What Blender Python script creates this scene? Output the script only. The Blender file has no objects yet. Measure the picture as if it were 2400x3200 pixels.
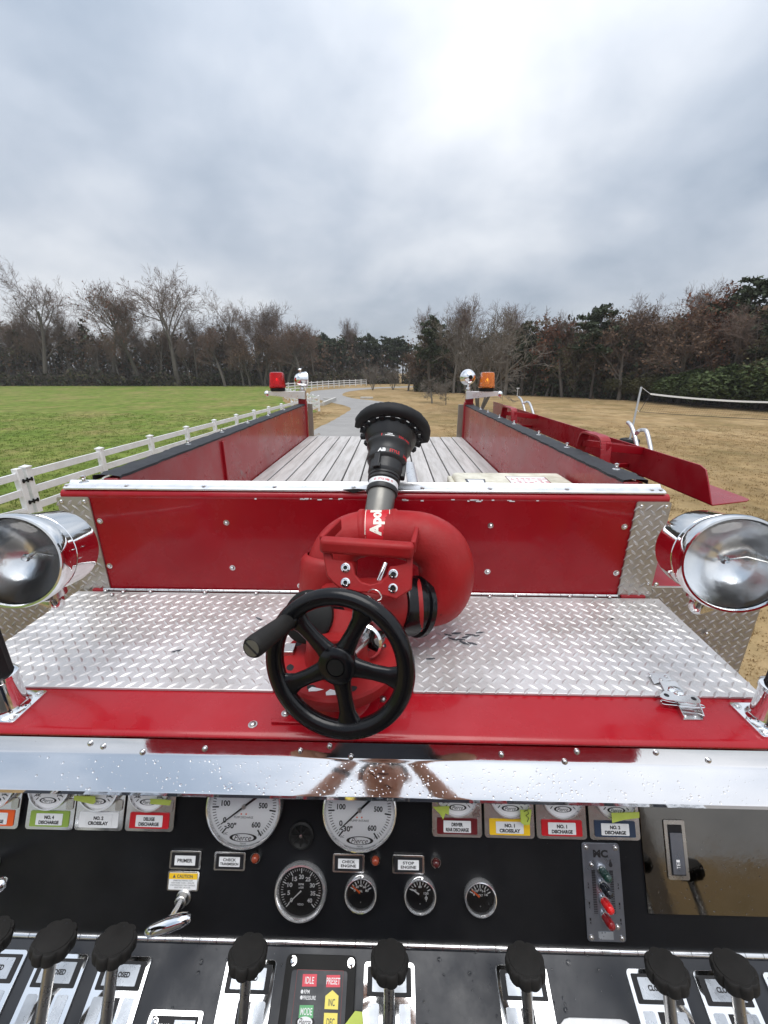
import bpy, bmesh, math, random
from mathutils import Vector as V, Matrix as MX
from mathutils.geometry import tessellate_polygon
R_ = math.radians
scene = bpy.context.scene
# ------------------------------------------------------------------ camera
FPX, CAMZ = 1280.0, 3.2                      # focal length in photo pixels (2400 x 3200), eye height above the ground
PITCH, YAW, ROLL = math.atan(442/1280), R_(1.142), R_(0.15)
CAM = V((0, 0, CAMZ))
_F = V((-math.sin(YAW)*math.cos(PITCH), math.cos(YAW)*math.cos(PITCH), -math.sin(PITCH)))
_R = V((math.cos(YAW), math.sin(YAW), 0)); _U = _R.cross(_F)
_R, _U = (_R*math.cos(ROLL)+_U*math.sin(ROLL)), (_U*math.cos(ROLL)-_R*math.sin(ROLL))
cd = bpy.data.cameras.new('camera'); cam = bpy.data.objects.new('camera', cd)
scene.collection.objects.link(cam); scene.camera = cam
cam.matrix_world = MX(((_R.x, _U.x, -_F.x, 0), (_R.y, _U.y, -_F.y, 0), (_R.z, _U.z, -_F.z, CAMZ), (0, 0, 0, 1)))
cd.sensor_fit = 'AUTO'; cd.sensor_width = 36; cd.lens = FPX*36/3200
cd.clip_start = 0.02; cd.clip_end = 3000
# ------------------------------------------------------------------ sky, sun, exposure
SUN_EL, SUN_AZ = R_(76), R_(190)             # high, veiled by cloud, a little behind the viewer
w = bpy.data.worlds.new('World'); scene.world = w; w.use_nodes = True
nt = w.node_tree; nt.nodes.clear()
def nd(t, **k):
    n = nt.nodes.new(t)
    for a, b in k.items(): setattr(n, a, b)
    return n
def lk(a, b): nt.links.new(a, b)
def mth(op, a, b=None, c=None, clamp=False):
    n = nd('ShaderNodeMath', operation=op, use_clamp=clamp)
    for i, x in enumerate((a, b, c)):
        if x is None: continue
        if isinstance(x, (int, float)): n.inputs[i].default_value = x
        else: lk(x, n.inputs[i])
    return n.outputs[0]
sky = nd('ShaderNodeTexSky', sky_type='NISHITA', sun_disc=False, sun_elevation=SUN_EL, sun_rotation=SUN_AZ)
tc = nd('ShaderNodeTexCoord'); sp = nd('ShaderNodeSeparateXYZ'); lk(tc.outputs['Generated'], sp.inputs[0])
zz = mth('MAXIMUM', sp.outputs[2], 0.0); den = mth('ADD', zz, 0.46)
cb = nd('ShaderNodeCombineXYZ'); lk(mth('DIVIDE', sp.outputs[0], den), cb.inputs[0]); lk(mth('DIVIDE', sp.outputs[1], den), cb.inputs[1])
def cloud(scale, detail, rough, dist, off):
    mp = nd('ShaderNodeMapping'); mp.inputs['Location'].default_value = off; lk(cb.outputs[0], mp.inputs[0])
    n = nd('ShaderNodeTexNoise'); lk(mp.outputs[0], n.inputs['Vector'])
    n.inputs['Scale'].default_value = scale; n.inputs['Detail'].default_value = detail
    n.inputs['Roughness'].default_value = rough; n.inputs['Distortion'].default_value = dist
    return n.outputs['Fac']
big = cloud(1.05, 5, 0.46, 0.25, (0.6576, 29.2211, 9.2316)); fine = cloud(3.0, 7, 0.55, 0.2, (1.0, 6.0, 0.0))
mixf = mth('ADD', mth('MULTIPLY', big, 0.78), mth('MULTIPLY', fine, 0.22))
rmp = nd('ShaderNodeValToRGB'); lk(mixf, rmp.inputs[0]); e = rmp.color_ramp.elements
e[0].position = 0.36; e[0].color = (0.210, 0.258, 0.325, 1)
e[1].position = 0.64; e[1].color = (0.62, 0.637, 0.665, 1)
m = rmp.color_ramp.elements.new(0.47); m.color = (0.362, 0.402, 0.462, 1)
grad = mth('MULTIPLY_ADD', zz, 1.15, 0.80)   # overcast sky: brighter towards the zenith
sc = nd('ShaderNodeVectorMath', operation='SCALE'); lk(rmp.outputs[0], sc.inputs[0]); lk(mth('MULTIPLY', grad, 10.0), sc.inputs['Scale'])
mx = nd('ShaderNodeMix', data_type='RGBA'); mx.inputs['Factor'].default_value = 0.93
lk(sky.outputs[0], mx.inputs['A']); lk(sc.outputs[0], mx.inputs['B'])
bg = nd('ShaderNodeBackground'); bg.inputs['Strength'].default_value = 0.1; lk(mx.outputs['Result'], bg.inputs['Color'])
wo = nd('ShaderNodeOutputWorld'); lk(bg.outputs[0], wo.inputs['Surface'])
sd = bpy.data.lights.new('sun', 'SUN'); sd.energy = 1.5; sd.angle = R_(45); sd.color = (1, 0.975, 0.94)
sun = bpy.data.objects.new('sun', sd); scene.collection.objects.link(sun)
_sd = V((math.sin(SUN_AZ)*math.cos(SUN_EL), math.cos(SUN_AZ)*math.cos(SUN_EL), math.sin(SUN_EL)))
sun.rotation_euler = _sd.to_track_quat('Z', 'Y').to_euler(); sun.location = (0, -10, 40)
vs = scene.view_settings; vs.view_transform = 'Standard'; vs.look = 'None'; vs.gamma = 1; vs.use_curve_mapping = False
vs.exposure = 0.52
# ------------------------------------------------------------------ photo pixel -> place
def ray(px, py): return _F + _R*((px-1200)/FPX) - _U*((py-1600)/FPX)
def at(px, py, **k):
    d = ray(px, py); (a, v), = k.items(); i = 'xyz'.index(a)
    return CAM + d*((v-CAM[i])/d[i])
def atp(px, py, P0, N):
    d = ray(px, py); return CAM + d*((P0-CAM).dot(N)/d.dot(N))
def Z(drop): return CAMZ - drop
# ------------------------------------------------------------------ materials
MATS = {}
def mat(name, col, rough=0.5, metal=0.0, coat=0.0, spec=0.5, var=None, bump=None, rvar=None, trans=0.0, ior=1.45, alpha_glass=False, spots=None, tint=None, two=None, stretch=None):
    """var=(scale, amount) brightness mottling; bump=(scale, strength, dist); rvar=(scale, amount) roughness mottling;
    spots=(scale, threshold, colour, rough) wear marks with their own shape; two=(scale, colour) second colour by noise"""
    m = bpy.data.materials.new(name); m.use_nodes = True; t = m.node_tree; b = t.nodes['Principled BSDF']
    L = t.links.new; N = t.nodes.new
    b.inputs['Base Color'].default_value = (*col, 1); b.inputs['Roughness'].default_value = rough
    b.inputs['Metallic'].default_value = metal; b.inputs['Coat Weight'].default_value = coat; b.inputs['Coat Roughness'].default_value = 0.04
    b.inputs['Specular IOR Level'].default_value = spec; b.inputs['Transmission Weight'].default_value = trans; b.inputs['IOR'].default_value = ior
    co = N('ShaderNodeTexCoord').outputs['Object']
    if stretch:
        mp_ = N('ShaderNodeMapping'); mp_.inputs['Scale'].default_value = stretch; L(co, mp_.inputs[0]); co = mp_.outputs[0]
    def noise(scale, detail=5, rough_=0.6, off=0.0):
        n = N('ShaderNodeTexNoise'); n.noise_dimensions = '4D'; n.inputs['W'].default_value = off
        n.inputs['Scale'].default_value = scale; n.inputs['Detail'].default_value = detail; n.inputs['Roughness'].default_value = rough_
        L(co, n.inputs['Vector']); return n.outputs['Fac']
    def rng(x, a, b_, c, d):
        n = N('ShaderNodeMapRange'); n.inputs[1].default_value = a; n.inputs[2].default_value = b_; n.inputs[3].default_value = c; n.inputs[4].default_value = d
        L(x, n.inputs[0]); return n.outputs[0]
    cur = None
    def mixc(f, A, B, mode='MIX'):
        n = N('ShaderNodeMix'); n.data_type = 'RGBA'; n.blend_type = mode
        if isinstance(f, float): n.inputs['Factor'].default_value = f
        else: L(f, n.inputs['Factor'])
        for s, x in (('A', A), ('B', B)):
            if isinstance(x, tuple): n.inputs[s].default_value = (*x, 1)
            else: L(x, n.inputs[s])
        return n.outputs['Result']
    cur = col
    if two: cur = mixc(rng(noise(two[0], 6, 0.65, 3.1), 0.42, 0.6, 0, 1), cur, two[1])
    if tint: cur = mixc(rng(noise(tint[0], 8, 0.7, 7.7), 0.45, 0.62, 0, tint[2]), cur, tint[1])
    if var:
        f = rng(noise(var[0]), 0.25, 0.75, 1-var[1], 1+var[1]); n = N('ShaderNodeVectorMath'); n.operation = 'SCALE'
        if isinstance(cur, tuple): n.inputs[0].default_value = cur
        else: L(cur, n.inputs[0])
        L(f, n.inputs['Scale']); cur = n.outputs[0]
    rsock = None
    if rvar: rsock = rng(noise(rvar[0], 6, 0.65, 1.3), 0.3, 0.7, max(0, rough-rvar[1]), rough+rvar[1])
    if spots:
        k = rng(noise(spots[0], 4, 0.55, 5.2), spots[1], spots[1]+0.03, 0, 1)
        cur = mixc(k, cur, spots[2])
        n = N('ShaderNodeMix'); L(k, n.inputs[0]); n.inputs[2].default_value = rough; n.inputs[3].default_value = spots[3]
        if rsock is not None: L(rsock, n.inputs[2])
        rsock = n.outputs[0]
    if not isinstance(cur, tuple): L(cur, b.inputs['Base Color'])
    if rsock is not None: L(rsock, b.inputs['Roughness'])
    if bump:
        n = N('ShaderNodeBump'); n.inputs['Strength'].default_value = bump[1]; n.inputs['Distance'].default_value = bump[2]
        L(noise(bump[0], 6, 0.6, 9.0), n.inputs['Height']); L(n.outputs[0], b.inputs['Normal'])
    if alpha_glass:                            # thin clear glass: see-through with a Fresnel gloss
        tr = N('ShaderNodeBsdfTransparent'); tr.inputs[0].default_value = (*col, 1); gl = N('ShaderNodeBsdfGlossy'); gl.inputs['Roughness'].default_value = 0.02
        fr = N('ShaderNodeFresnel'); fr.inputs[0].default_value = 1.5; mxs = N('ShaderNodeMixShader')
        L(fr.outputs[0], mxs.inputs[0]); L(tr.outputs[0], mxs.inputs[1]); L(gl.outputs[0], mxs.inputs[2])
        L(mxs.outputs[0], t.nodes['Material Output'].inputs['Surface'])
    MATS[name] = m; return m
mat('red_paint', (0.34, 0.003, 0.010), 0.25, spec=0.4, coat=0.25, var=(6, 0.08), rvar=(12, 0.12), tint=(5, (0.36, 0.02, 0.03), 0.6), spots=(9, 0.725, (0.13, 0.01, 0.012), 0.5), bump=(3, 0.03, 0.02))
mat('red_front', (0.29, 0.002, 0.008), 0.26, coat=0.22, spec=0.3, var=(4, 0.14), rvar=(9, 0.13), tint=(3, (0.33, 0.012, 0.02), 0.6), spots=(11, 0.735, (0.13, 0.01, 0.012), 0.5), bump=(3, 0.03, 0.02))
mat('red_plain', (0.28, 0.003, 0.010), 0.34, coat=0.15, var=(5, 0.10), rvar=(20, 0.08))
mat('red_wall', (0.29, 0.005, 0.012), 0.30, spec=0.4, coat=0.2, var=(3, 0.12), tint=(2.2, (0.27, 0.10, 0.10), 0.55), spots=(3.1, 0.655, (0.24, 0.17, 0.165), 0.38), rvar=(6, 0.10), bump=(2.5, 0.08, 0.02))
mat('red_cast', (0.31, 0.010, 0.012), 0.50, spec=0.32, var=(10, 0.20), tint=(5, (0.30, 0.030, 0.028), 0.6), bump=(150, 0.35, 0.002), rvar=(25, 0.12), spots=(26, 0.70, (0.10, 0.015, 0.015), 0.6))
mat('red_tray', (0.26, 0.004, 0.011), 0.30, coat=0.2, var=(3, 0.10), tint=(3, (0.34, 0.09, 0.09), 0.35), rvar=(9, 0.08))
mat('chrome', (0.86, 0.87, 0.88), 0.05, 1.0, rvar=(14, 0.04))
mat('chrome_dull', (0.70, 0.70, 0.70), 0.2, 1.0, rvar=(40, 0.10))
mat('mirror_steel', (0.93, 0.915, 0.915), 0.06, 1.0, var=(7, 0.05), rvar=(26, 0.05), spots=(60, 0.73, (0.6, 0.58, 0.58), 0.25), bump=(5, 0.03, 0.01))
mat('tread_plate', (0.66, 0.65, 0.65), 0.42, 0.50, var=(3, 0.16), tint=(5, (0.42, 0.40, 0.38), 0.75), rvar=(18, 0.10), bump=(90, 0.10, 0.002), spots=(11, 0.735, (0.42, 0.36, 0.24), 0.5))
mat('tread_dark', (0.46, 0.435, 0.41), 0.36, 0.7, var=(9, 0.14), tint=(16, (0.34, 0.31, 0.25), 0.5), rvar=(30, 0.1), bump=(120, 0.1, 0.002))
mat('aluminium', (0.86, 0.86, 0.87), 0.34, 1.0, var=(12, 0.08), rvar=(40, 0.12), spots=(24, 0.76, (0.12, 0.11, 0.11), 0.5))
mat('steel', (0.56, 0.55, 0.53), 0.30, 1.0, var=(20, 0.1), rvar=(60, 0.1))
mat('black_panel', (0.0055, 0.006, 0.0075), 0.45, spec=0.25, var=(8, 0.35), tint=(2.6, (0.013, 0.013, 0.014), 0.7), rvar=(9, 0.16), bump=(260, 0.06, 0.001), spots=(70, 0.765, (0.05, 0.05, 0.05), 0.5))
mat('desk_panel', (0.016, 0.019, 0.026), 0.36, spec=0.45, var=(6, 0.25), rvar=(22, 0.14), bump=(240, 0.07, 0.001))
mat('black_plastic', (0.009, 0.009, 0.009), 0.55, spec=0.25, var=(30, 0.3), bump=(300, 0.08, 0.001))
mat('black_knob', (0.018, 0.017, 0.016), 0.62, spec=0.25, var=(40, 0.25), bump=(400, 0.12, 0.001))
mat('black_gloss', (0.004, 0.004, 0.005), 0.20, spec=0.42, bump=(60, 0.12, 0.004), rvar=(25, 0.1), spots=(45, 0.74, (0.18, 0.18, 0.17), 0.6))
mat('black_rubber', (0.013, 0.013, 0.014), 0.6, spec=0.3, var=(15, 0.3), bump=(120, 0.2, 0.003))
mat('nozzle_black', (0.024, 0.024, 0.025), 0.38, spec=0.45, var=(20, 0.3), rvar=(30, 0.12), bump=(150, 0.06, 0.002))
mat('nozzle_grey', (0.19, 0.185, 0.17), 0.42, 0.7, var=(22, 0.12), rvar=(40, 0.1), spots=(60, 0.73, (0.05, 0.05, 0.05), 0.5))
mat('vinyl_strip', (0.030, 0.032, 0.037), 0.62, spec=0.3, var=(30, 0.3), bump=(60, 0.25, 0.004))
mat('dial_white', (0.90, 0.90, 0.91), 0.35)
mat('dial_black', (0.008, 0.008, 0.009), 0.4)
mat('ink_black', (0.010, 0.010, 0.012), 0.6)
mat('ink_white', (0.82, 0.82, 0.82), 0.6)
mat('ink_red', (0.62, 0.03, 0.035), 0.5)
mat('ink_cream', (0.84, 0.81, 0.70), 0.5)
mat('needle_orange', (0.85, 0.13, 0.02), 0.5)
mat('ink_grey', (0.07, 0.075, 0.09), 0.6)
mat('label_white', (0.76, 0.77, 0.78), 0.35, var=(60, 0.10))
mat('label_silver', (0.40, 0.43, 0.47), 0.3, 0.6, var=(40, 0.14), rvar=(60, 0.1))
for n_, c_ in (('orange', (0.75, 0.10, 0.012)), ('green', (0.25, 0.37, 0.06)), ('red', (0.52, 0.012, 0.02)), ('maroon', (0.13, 0.012, 0.016)), ('yellow', (0.83, 0.52, 0.02)), ('navy', (0.025, 0.042, 0.08)), ('plain', (0.78, 0.79, 0.80))):
    mat('label_'+n_, c_, 0.4)
mat('button_red', (0.66, 0.04, 0.07), 0.4); mat('button_yellow', (0.82, 0.70, 0.12), 0.4); mat('button_green', (0.10, 0.38, 0.15), 0.4)
mat('tape', (0.50, 0.60, 0.10), 0.55, var=(60, 0.12), bump=(80, 0.25, 0.002))
mat('lens_amber', (0.26, 0.045, 0.02), 0.12, coat=0.4); mat('lens_dark', (0.07, 0.012, 0.012), 0.15, coat=0.4)
mat('led_green', (0.012, 0.035, 0.028), 0.12, coat=0.6); mat('led_black', (0.008, 0.009, 0.012), 0.15, coat=0.6)
mat('led_red', (0.62, 0.012, 0.012), 0.12, coat=0.6); mat('led_maroon', (0.20, 0.008, 0.010), 0.12, coat=0.6)
mat('plate_grey', (0.20, 0.215, 0.25), 0.34, 0.75, var=(40, 0.12), rvar=(50, 0.1))
mat('clear_glass', (0.97, 0.98, 0.98), alpha_glass=True)
mat('water', (1, 1, 1), 0.0, trans=1.0, ior=1.33)
mat('reflector', (0.97, 0.97, 0.975), 0.21, 1.0, bump=(9, 0.12, 0.02))
mat('beacon_red', (0.80, 0.010, 0.012), 0.08, coat=0.5, trans=0.75, ior=1.2); mat('beacon_amber', (0.95, 0.26, 0.010), 0.08, coat=0.5, trans=0.75, ior=1.4)
mat('bed_board', (0.50, 0.482, 0.468), 0.62, var=(1.2, 0.16), tint=(2.2, (0.34, 0.32, 0.30), 0.8), rvar=(12, 0.1), bump=(9, 0.25, 0.003), stretch=(14, 1.3, 6))
mat('bezel_chrome', (0.88, 0.88, 0.89), 0.16, 0.85, rvar=(30, 0.06))
mat('plate_steel', (0.19, 0.178, 0.165), 0.07, 1.0, var=(9, 0.12), rvar=(30, 0.05), bump=(6, 0.03, 0.01))
mat('bed_dark', (0.018, 0.016, 0.016), 0.8)
mat('khaki_plate', (0.30, 0.285, 0.235), 0.36, 0.6, var=(6, 0.1))
mat('carton', (0.66, 0.63, 0.53), 0.6, var=(9, 0.12), tint=(11, (0.36, 0.33, 0.24), 0.65), bump=(14, 0.35, 0.01))
mat('asphalt', (0.265, 0.256, 0.248), 0.85, var=(0.6, 0.14), tint=(0.25, (0.31, 0.30, 0.29), 0.6), bump=(60, 0.4, 0.01))
mat('concrete', (0.50, 0.49, 0.46), 0.8, var=(4, 0.15))
mat('dry_grass', (0.290, 0.198, 0.098), 0.95, spec=0.1, var=(1.2, 0.34), two=(0.45, (0.360, 0.258, 0.138)), tint=(0.22, (0.185, 0.14, 0.062), 0.85), bump=(9, 1.0, 0.06))
mat('green_grass', (0.118, 0.172, 0.032), 0.95, spec=0.1, var=(1.1, 0.48), two=(0.45, (0.158, 0.198, 0.045)), tint=(0.33, (0.24, 0.205, 0.08), 0.8), bump=(7, 1.0, 0.07))
mat('blade_green', (0.13, 0.175, 0.036), 0.8, spec=0.2, var=(1.5, 0.35)); mat('blade_dry', (0.34, 0.24, 0.12), 0.85, spec=0.2, var=(1.5, 0.3))
mat('vinyl_white', (0.80, 0.80, 0.81), 0.4, var=(3, 0.07), tint=(2.4, (0.62, 0.62, 0.58), 0.5))
mat('bark', (0.125, 0.110, 0.096), 0.9, spec=0.1, var=(1.4, 0.25)); mat('bark_pale', (0.17, 0.155, 0.135), 0.9, spec=0.1, var=(1.2, 0.2))
mat('bark_dark', (0.075, 0.064, 0.056), 0.9, spec=0.1, var=(1.4, 0.25))
mat('twig', (0.160, 0.118, 0.098), 0.9, spec=0.1); mat('twig_pale', (0.165, 0.145, 0.125), 0.9, spec=0.1)
mat('leaf_brown', (0.125, 0.078, 0.050), 0.8, spec=0.2, var=(0.9, 0.4)); mat('leaf_rust', (0.145, 0.056, 0.030), 0.8, spec=0.2, var=(0.7, 0.4))
mat('leaf_pine', (0.044, 0.056, 0.031), 0.75, spec=0.25, var=(0.6, 0.45)); mat('leaf_shrub', (0.052, 0.072, 0.024), 0.7, spec=0.3, var=(0.7, 0.5))
mat('leaf_olive', (0.085, 0.080, 0.038), 0.75, spec=0.2, var=(0.6, 0.45)); mat('brush_dark', (0.080, 0.064, 0.048), 0.9, spec=0.1, var=(0.5, 0.5))
mat('skin', (0.46, 0.25, 0.17), 0.5, var=(20, 0.06)); mat('shirt', (0.035, 0.04, 0.05), 0.85); mat('trousers', (0.03, 0.035, 0.06), 0.85); mat('hair', (0.02, 0.014, 0.01), 0.6)
mat('net_cord', (0.03, 0.03, 0.032), 0.8); mat('net_tape', (0.82, 0.82, 0.80), 0.6); mat('handle_grey', (0.62, 0.62, 0.63), 0.35, 0.9, var=(20, 0.1), rvar=(40, 0.1))
mat('pole_grey', (0.50, 0.51, 0.52), 0.4, 0.6, var=(5, 0.1))
# ------------------------------------------------------------------ mesh helpers
COL = scene.collection
I4 = MX.Identity(4)
def frame(o, u, v):
    u = u.normalized(); v = v.normalized(); n = u.cross(v).normalized()
    return MX(((u.x, v.x, n.x, o.x), (u.y, v.y, n.y, o.y), (u.z, v.z, n.z, o.z), (0, 0, 0, 1)))
def aim(o, d, up=V((0, 0, 1))):              # frame whose +Z runs along d
    d = d.normalized(); x = up.cross(d)
    if x.length < 1e-4: x = V((1, 0, 0))
    x.normalize(); y = d.cross(x)
    return MX(((x.x, y.x, d.x, o.x), (x.y, y.y, d.y, o.y), (x.z, y.z, d.z, o.z), (0, 0, 0, 1)))
_TXT = {}
def text_geo(s, bold):
    k = (s, bold)
    if k not in _TXT:
        cu = bpy.data.curves.new('t', 'FONT'); cu.body = s; cu.resolution_u = 3; cu.offset = bold; cu.fill_mode = 'FRONT'
        ob = bpy.data.objects.new('t', cu); COL.objects.link(ob)
        dg = bpy.context.evaluated_depsgraph_get(); ev = ob.evaluated_get(dg); me = ev.to_mesh()
        vs_ = [tuple(v.co) for v in me.vertices]; fs = [tuple(p.vertices) for p in me.polygons]; ev.to_mesh_clear()
        bpy.data.objects.remove(ob); bpy.data.curves.remove(cu)
        x0 = min(v[0] for v in vs_); x1 = max(v[0] for v in vs_); y0 = min(v[1] for v in vs_); y1 = max(v[1] for v in vs_)
        _TXT[k] = ([(v[0]-(x0+x1)/2, v[1]-(y0+y1)/2) for v in vs_], fs, x1-x0, y1-y0)
    return _TXT[k]
class MB:
    def __init__(s): s.v = []; s.f = []; s.mi = []
    def add(s, vs_, fs, M=I4, mi=0):
        o = len(s.v); s.v += [M @ V(p) for p in vs_]; s.f += [tuple(i+o for i in f) for f in fs]; s.mi += [mi]*len(fs); return s
    def box(s, a, b, M=I4, mi=0):
        x0, y0, z0 = a; x1, y1, z1 = b
        return s.add([(x0,y0,z0),(x1,y0,z0),(x1,y1,z0),(x0,y1,z0),(x0,y0,z1),(x1,y0,z1),(x1,y1,z1),(x0,y1,z1)],
                     [(0,3,2,1),(4,5,6,7),(0,1,5,4),(1,2,6,5),(2,3,7,6),(3,0,4,7)], M, mi)
    def cbox(s, c, d, M=I4, mi=0):
        return s.box([c[i]-d[i]/2 for i in range(3)], [c[i]+d[i]/2 for i in range(3)], M, mi)
    def bar(s, p, q, w_, h, up=V((0,0,1)), mi=0):
        M = aim(p, q-p, up); return s.box((-w_/2, -h/2, 0), (w_/2, h/2, (q-p).length), M, mi)
    def prism(s, pts, z0, z1, M=I4, mi=0):    # pts 2D counter-clockwise, any simple polygon
        n = len(pts); vs_ = [(p[0], p[1], z0) for p in pts]+[(p[0], p[1], z1) for p in pts]
        tris = tessellate_polygon([[V((p[0], p[1], 0)) for p in pts]])
        area = sum(pts[i][0]*pts[(i+1)%n][1]-pts[(i+1)%n][0]*pts[i][1] for i in range(n))
        fs = []
        for t in tris:
            a = (pts[t[1]][0]-pts[t[0]][0])*(pts[t[2]][1]-pts[t[0]][1])-(pts[t[1]][1]-pts[t[0]][1])*(pts[t[2]][0]-pts[t[0]][0])
            t = tuple(t) if a > 0 else tuple(reversed(t)); fs.append(tuple(i+n for i in t)); fs.append(tuple(reversed(t)))
        for i in range(n):
            j = (i+1) % n; q = (i, j, j+n, i+n); fs.append(q if area > 0 else tuple(reversed(q)))
        return s.add(vs_, fs, M, mi)
    def rrect(s, x0, y0, x1, y1, z0, z1, r, M=I4, mi=0, k=4):
        return s.prism(rr(x0, y0, x1, y1, r, k), z0, z1, M, mi)
    def lathe(s, prof, M=I4, n=24, mi=0, a0=0.0, a1=2*math.pi):   # prof [(r, z)], about local Z
        closed = abs(a1-a0-2*math.pi) < 1e-6; cols = n if closed else n+1; o = len(s.v)
        for r, z in prof:
            for i in range(cols):
                a = a0+(a1-a0)*i/n; s.v.append(M @ V((r*math.cos(a), r*math.sin(a), z)))
        for j in range(len(prof)-1):
            for i in range(n):
                k = (i+1) % cols if closed else i+1
                s.f.append((o+j*cols+i, o+j*cols+k, o+(j+1)*cols+k, o+(j+1)*cols+i)); s.mi.append(mi)
        return s
    def cyl(s, p, q, r, r2=None, n=16, mi=0, caps=True):
        r2 = r if r2 is None else r2; L = (q-p).length
        pr = [(r, 0), (r2, L)]
        if caps: pr = [(1e-5, 0)]+pr+[(1e-5, L)]
        return s.lathe(pr, aim(p, q-p), n, mi)
    def tube(s, pts, rad, n=12, mi=0, caps=True):
        pts = [V(p) for p in pts]; o = len(s.v); N = len(pts)
        rads = rad if isinstance(rad, (list, tuple)) else [rad]*N
        t0 = (pts[1]-pts[0]).normalized(); x = t0.orthogonal().normalized()
        for i, p in enumerate(pts):
            t = (pts[min(i+1, N-1)]-pts[max(i-1, 0)]).normalized(); x = (x-t*x.dot(t)).normalized(); y = t.cross(x)
            for k in range(n):
                a = 2*math.pi*k/n; s.v.append(p+(x*math.cos(a)+y*math.sin(a))*rads[i])
        for i in range(N-1):
            for k in range(n):
                j = (k+1) % n; s.f.append((o+i*n+k, o+i*n+j, o+(i+1)*n+j, o+(i+1)*n+k)); s.mi.append(mi)
        if caps:
            s.f.append(tuple(o+k for k in reversed(range(n)))); s.mi.append(mi)
            s.f.append(tuple(o+(N-1)*n+k for k in range(n))); s.mi.append(mi)
        return s
    def ball(s, c, r, n=14, mi=0, sq=(1,1,1), m=8):
        pr = [(max(1e-5, math.sin(math.pi*i/m)), -math.cos(math.pi*i/m)) for i in range(m+1)]
        M = MX.Translation(V(c)) @ MX.Diagonal((r*sq[0], r*sq[1], r*sq[2], 1)); return s.lathe(pr, M, n, mi)
    def text(s, st, M, h, w_=None, bold=0.0, shear=0.0, mi=0, bend=None):
        vs_, fs, tw, th = text_geo(st, bold); ky = h/th; kx = ky if w_ is None else w_/tw
        pts = [(x*kx+y*ky*shear, y*ky) for x, y in vs_]
        if bend: pts = [bend(x, y) for x, y in pts]
        else: pts = [(x, y, 0) for x, y in pts]
        return s.add(pts, fs, M, mi)
    def build(s, name, m, parent=None, bev=0.0, seg=2, sharp=38, kind=None, label=None, flat=False):
        me = bpy.data.meshes.new(name); me.from_pydata([tuple(v) for v in s.v], [], s.f)
        for x in (m if isinstance(m, (list, tuple)) else [m]): me.materials.append(MATS[x])
        if any(s.mi): me.polygons.foreach_set('material_index', s.mi)
        if not flat:
            me.polygons.foreach_set('use_smooth', [True]*len(s.f)); me.set_sharp_from_angle(angle=R_(sharp))
        me.update(); return obj(name, me, parent, bev, seg, kind, label)
def obj(name, me, parent=None, bev=0, seg=2, kind=None, label=None):
    o = bpy.data.objects.new(name, me); COL.objects.link(o)
    if parent is not None:
        o.parent = parent
        if parent.type == 'EMPTY': o.location = -parent.location
    if bev:
        b = o.modifiers.new('Bevel', 'BEVEL'); b.width = bev; b.segments = seg; b.limit_method = 'ANGLE'; b.angle_limit = R_(40)
    if kind: o['kind'] = kind
    if label: o['label'] = label
    return o
def rr(x0, y0, x1, y1, r, k=4):
    pts = []
    for cx, cy, a in ((x1-r, y0+r, -90), (x1-r, y1-r, 0), (x0+r, y1-r, 90), (x0+r, y0+r, 180)):
        for i in range(k+1):
            t = R_(a+90*i/k); pts.append((cx+r*math.cos(t), cy+r*math.sin(t)))
    return pts
def tag(o, label, cat, group=None):
    o['label'] = label; o['category'] = cat
    if group: o['group'] = group
    return o
def thing(name, label, cat, loc=(0, 0, 0), group=None):
    o = bpy.data.objects.new(name, None); COL.objects.link(o); o.location = loc; o.empty_display_size = 0.1
    return tag(o, label, cat, group)
def struct(o): o['kind'] = 'structure'; return o
def spline(pts, n):                            # Catmull-Rom through points
    pts = [V(p) for p in pts]; P = [pts[0]*2-pts[1]]+pts+[pts[-1]*2-pts[-2]]; out = []
    for i in range(1, len(P)-2):
        for k in range(n):
            t = k/n; a, b, c, d = P[i-1], P[i], P[i+1], P[i+2]
            out.append(0.5*((2*b)+(c-a)*t+(2*a-5*b+4*c-d)*t*t+(3*b-a-3*c+d)*t**3))
    out.append(pts[-1]); return out
# ------------------------------------------------------------------ the setting: ground, field, road
def sheet(name, pts, z, m, jitter=0.0, rng=None, grid=None):
    bm = bmesh.new(); vs_ = [bm.verts.new((p[0], p[1], z)) for p in pts]; f = bm.faces.new(vs_); bm.normal_update()
    if f.normal.z < 0: f.normal_flip()
    bmesh.ops.triangulate(bm, faces=bm.faces[:]); me = bpy.data.meshes.new(name); bm.to_mesh(me); bm.free(); me.materials.append(MATS[m])
    return struct(obj(name, me))
rg = random.Random(5)
sheet('ground', [(-400, -200), (400, -200), (400, 500), (-400, 500)], 0.0, 'dry_grass')
FENCE = [(-7.9, -6.0), (-7.85, 8.6), (-7.5, 16), (-7.1, 23), (-6.6, 30), (-6.1, 34.7)]      # line of the near white fence
def jag(pts, step, amp, rng):                  # uneven border for grass and asphalt
    out = []
    for a, b in zip(pts[:-1], pts[1:]):
        a = V((a[0], a[1], 0)); b = V((b[0], b[1], 0)); L = (b-a).length; n = max(1, int(L/step)); nrm = V((-(b-a).y, (b-a).x, 0)).normalized()
        for i in range(n): out.append(a.lerp(b, i/n)+nrm*rng.uniform(-amp, amp))
    out.append(V((pts[-1][0], pts[-1][1], 0))); return [(p.x, p.y) for p in out]
FARF = [tuple(at(px, py, z=0)[:2]) for px, py in ((905, 1266), (885, 1254), (882, 1246), (892, 1233), (912, 1224), (940, 1220))]
border = jag(FENCE+[tuple(FARF[0])]+FARF[1:]+[(-16, 78), (-14, 92)], 0.5, 0.14, rg)
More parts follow.
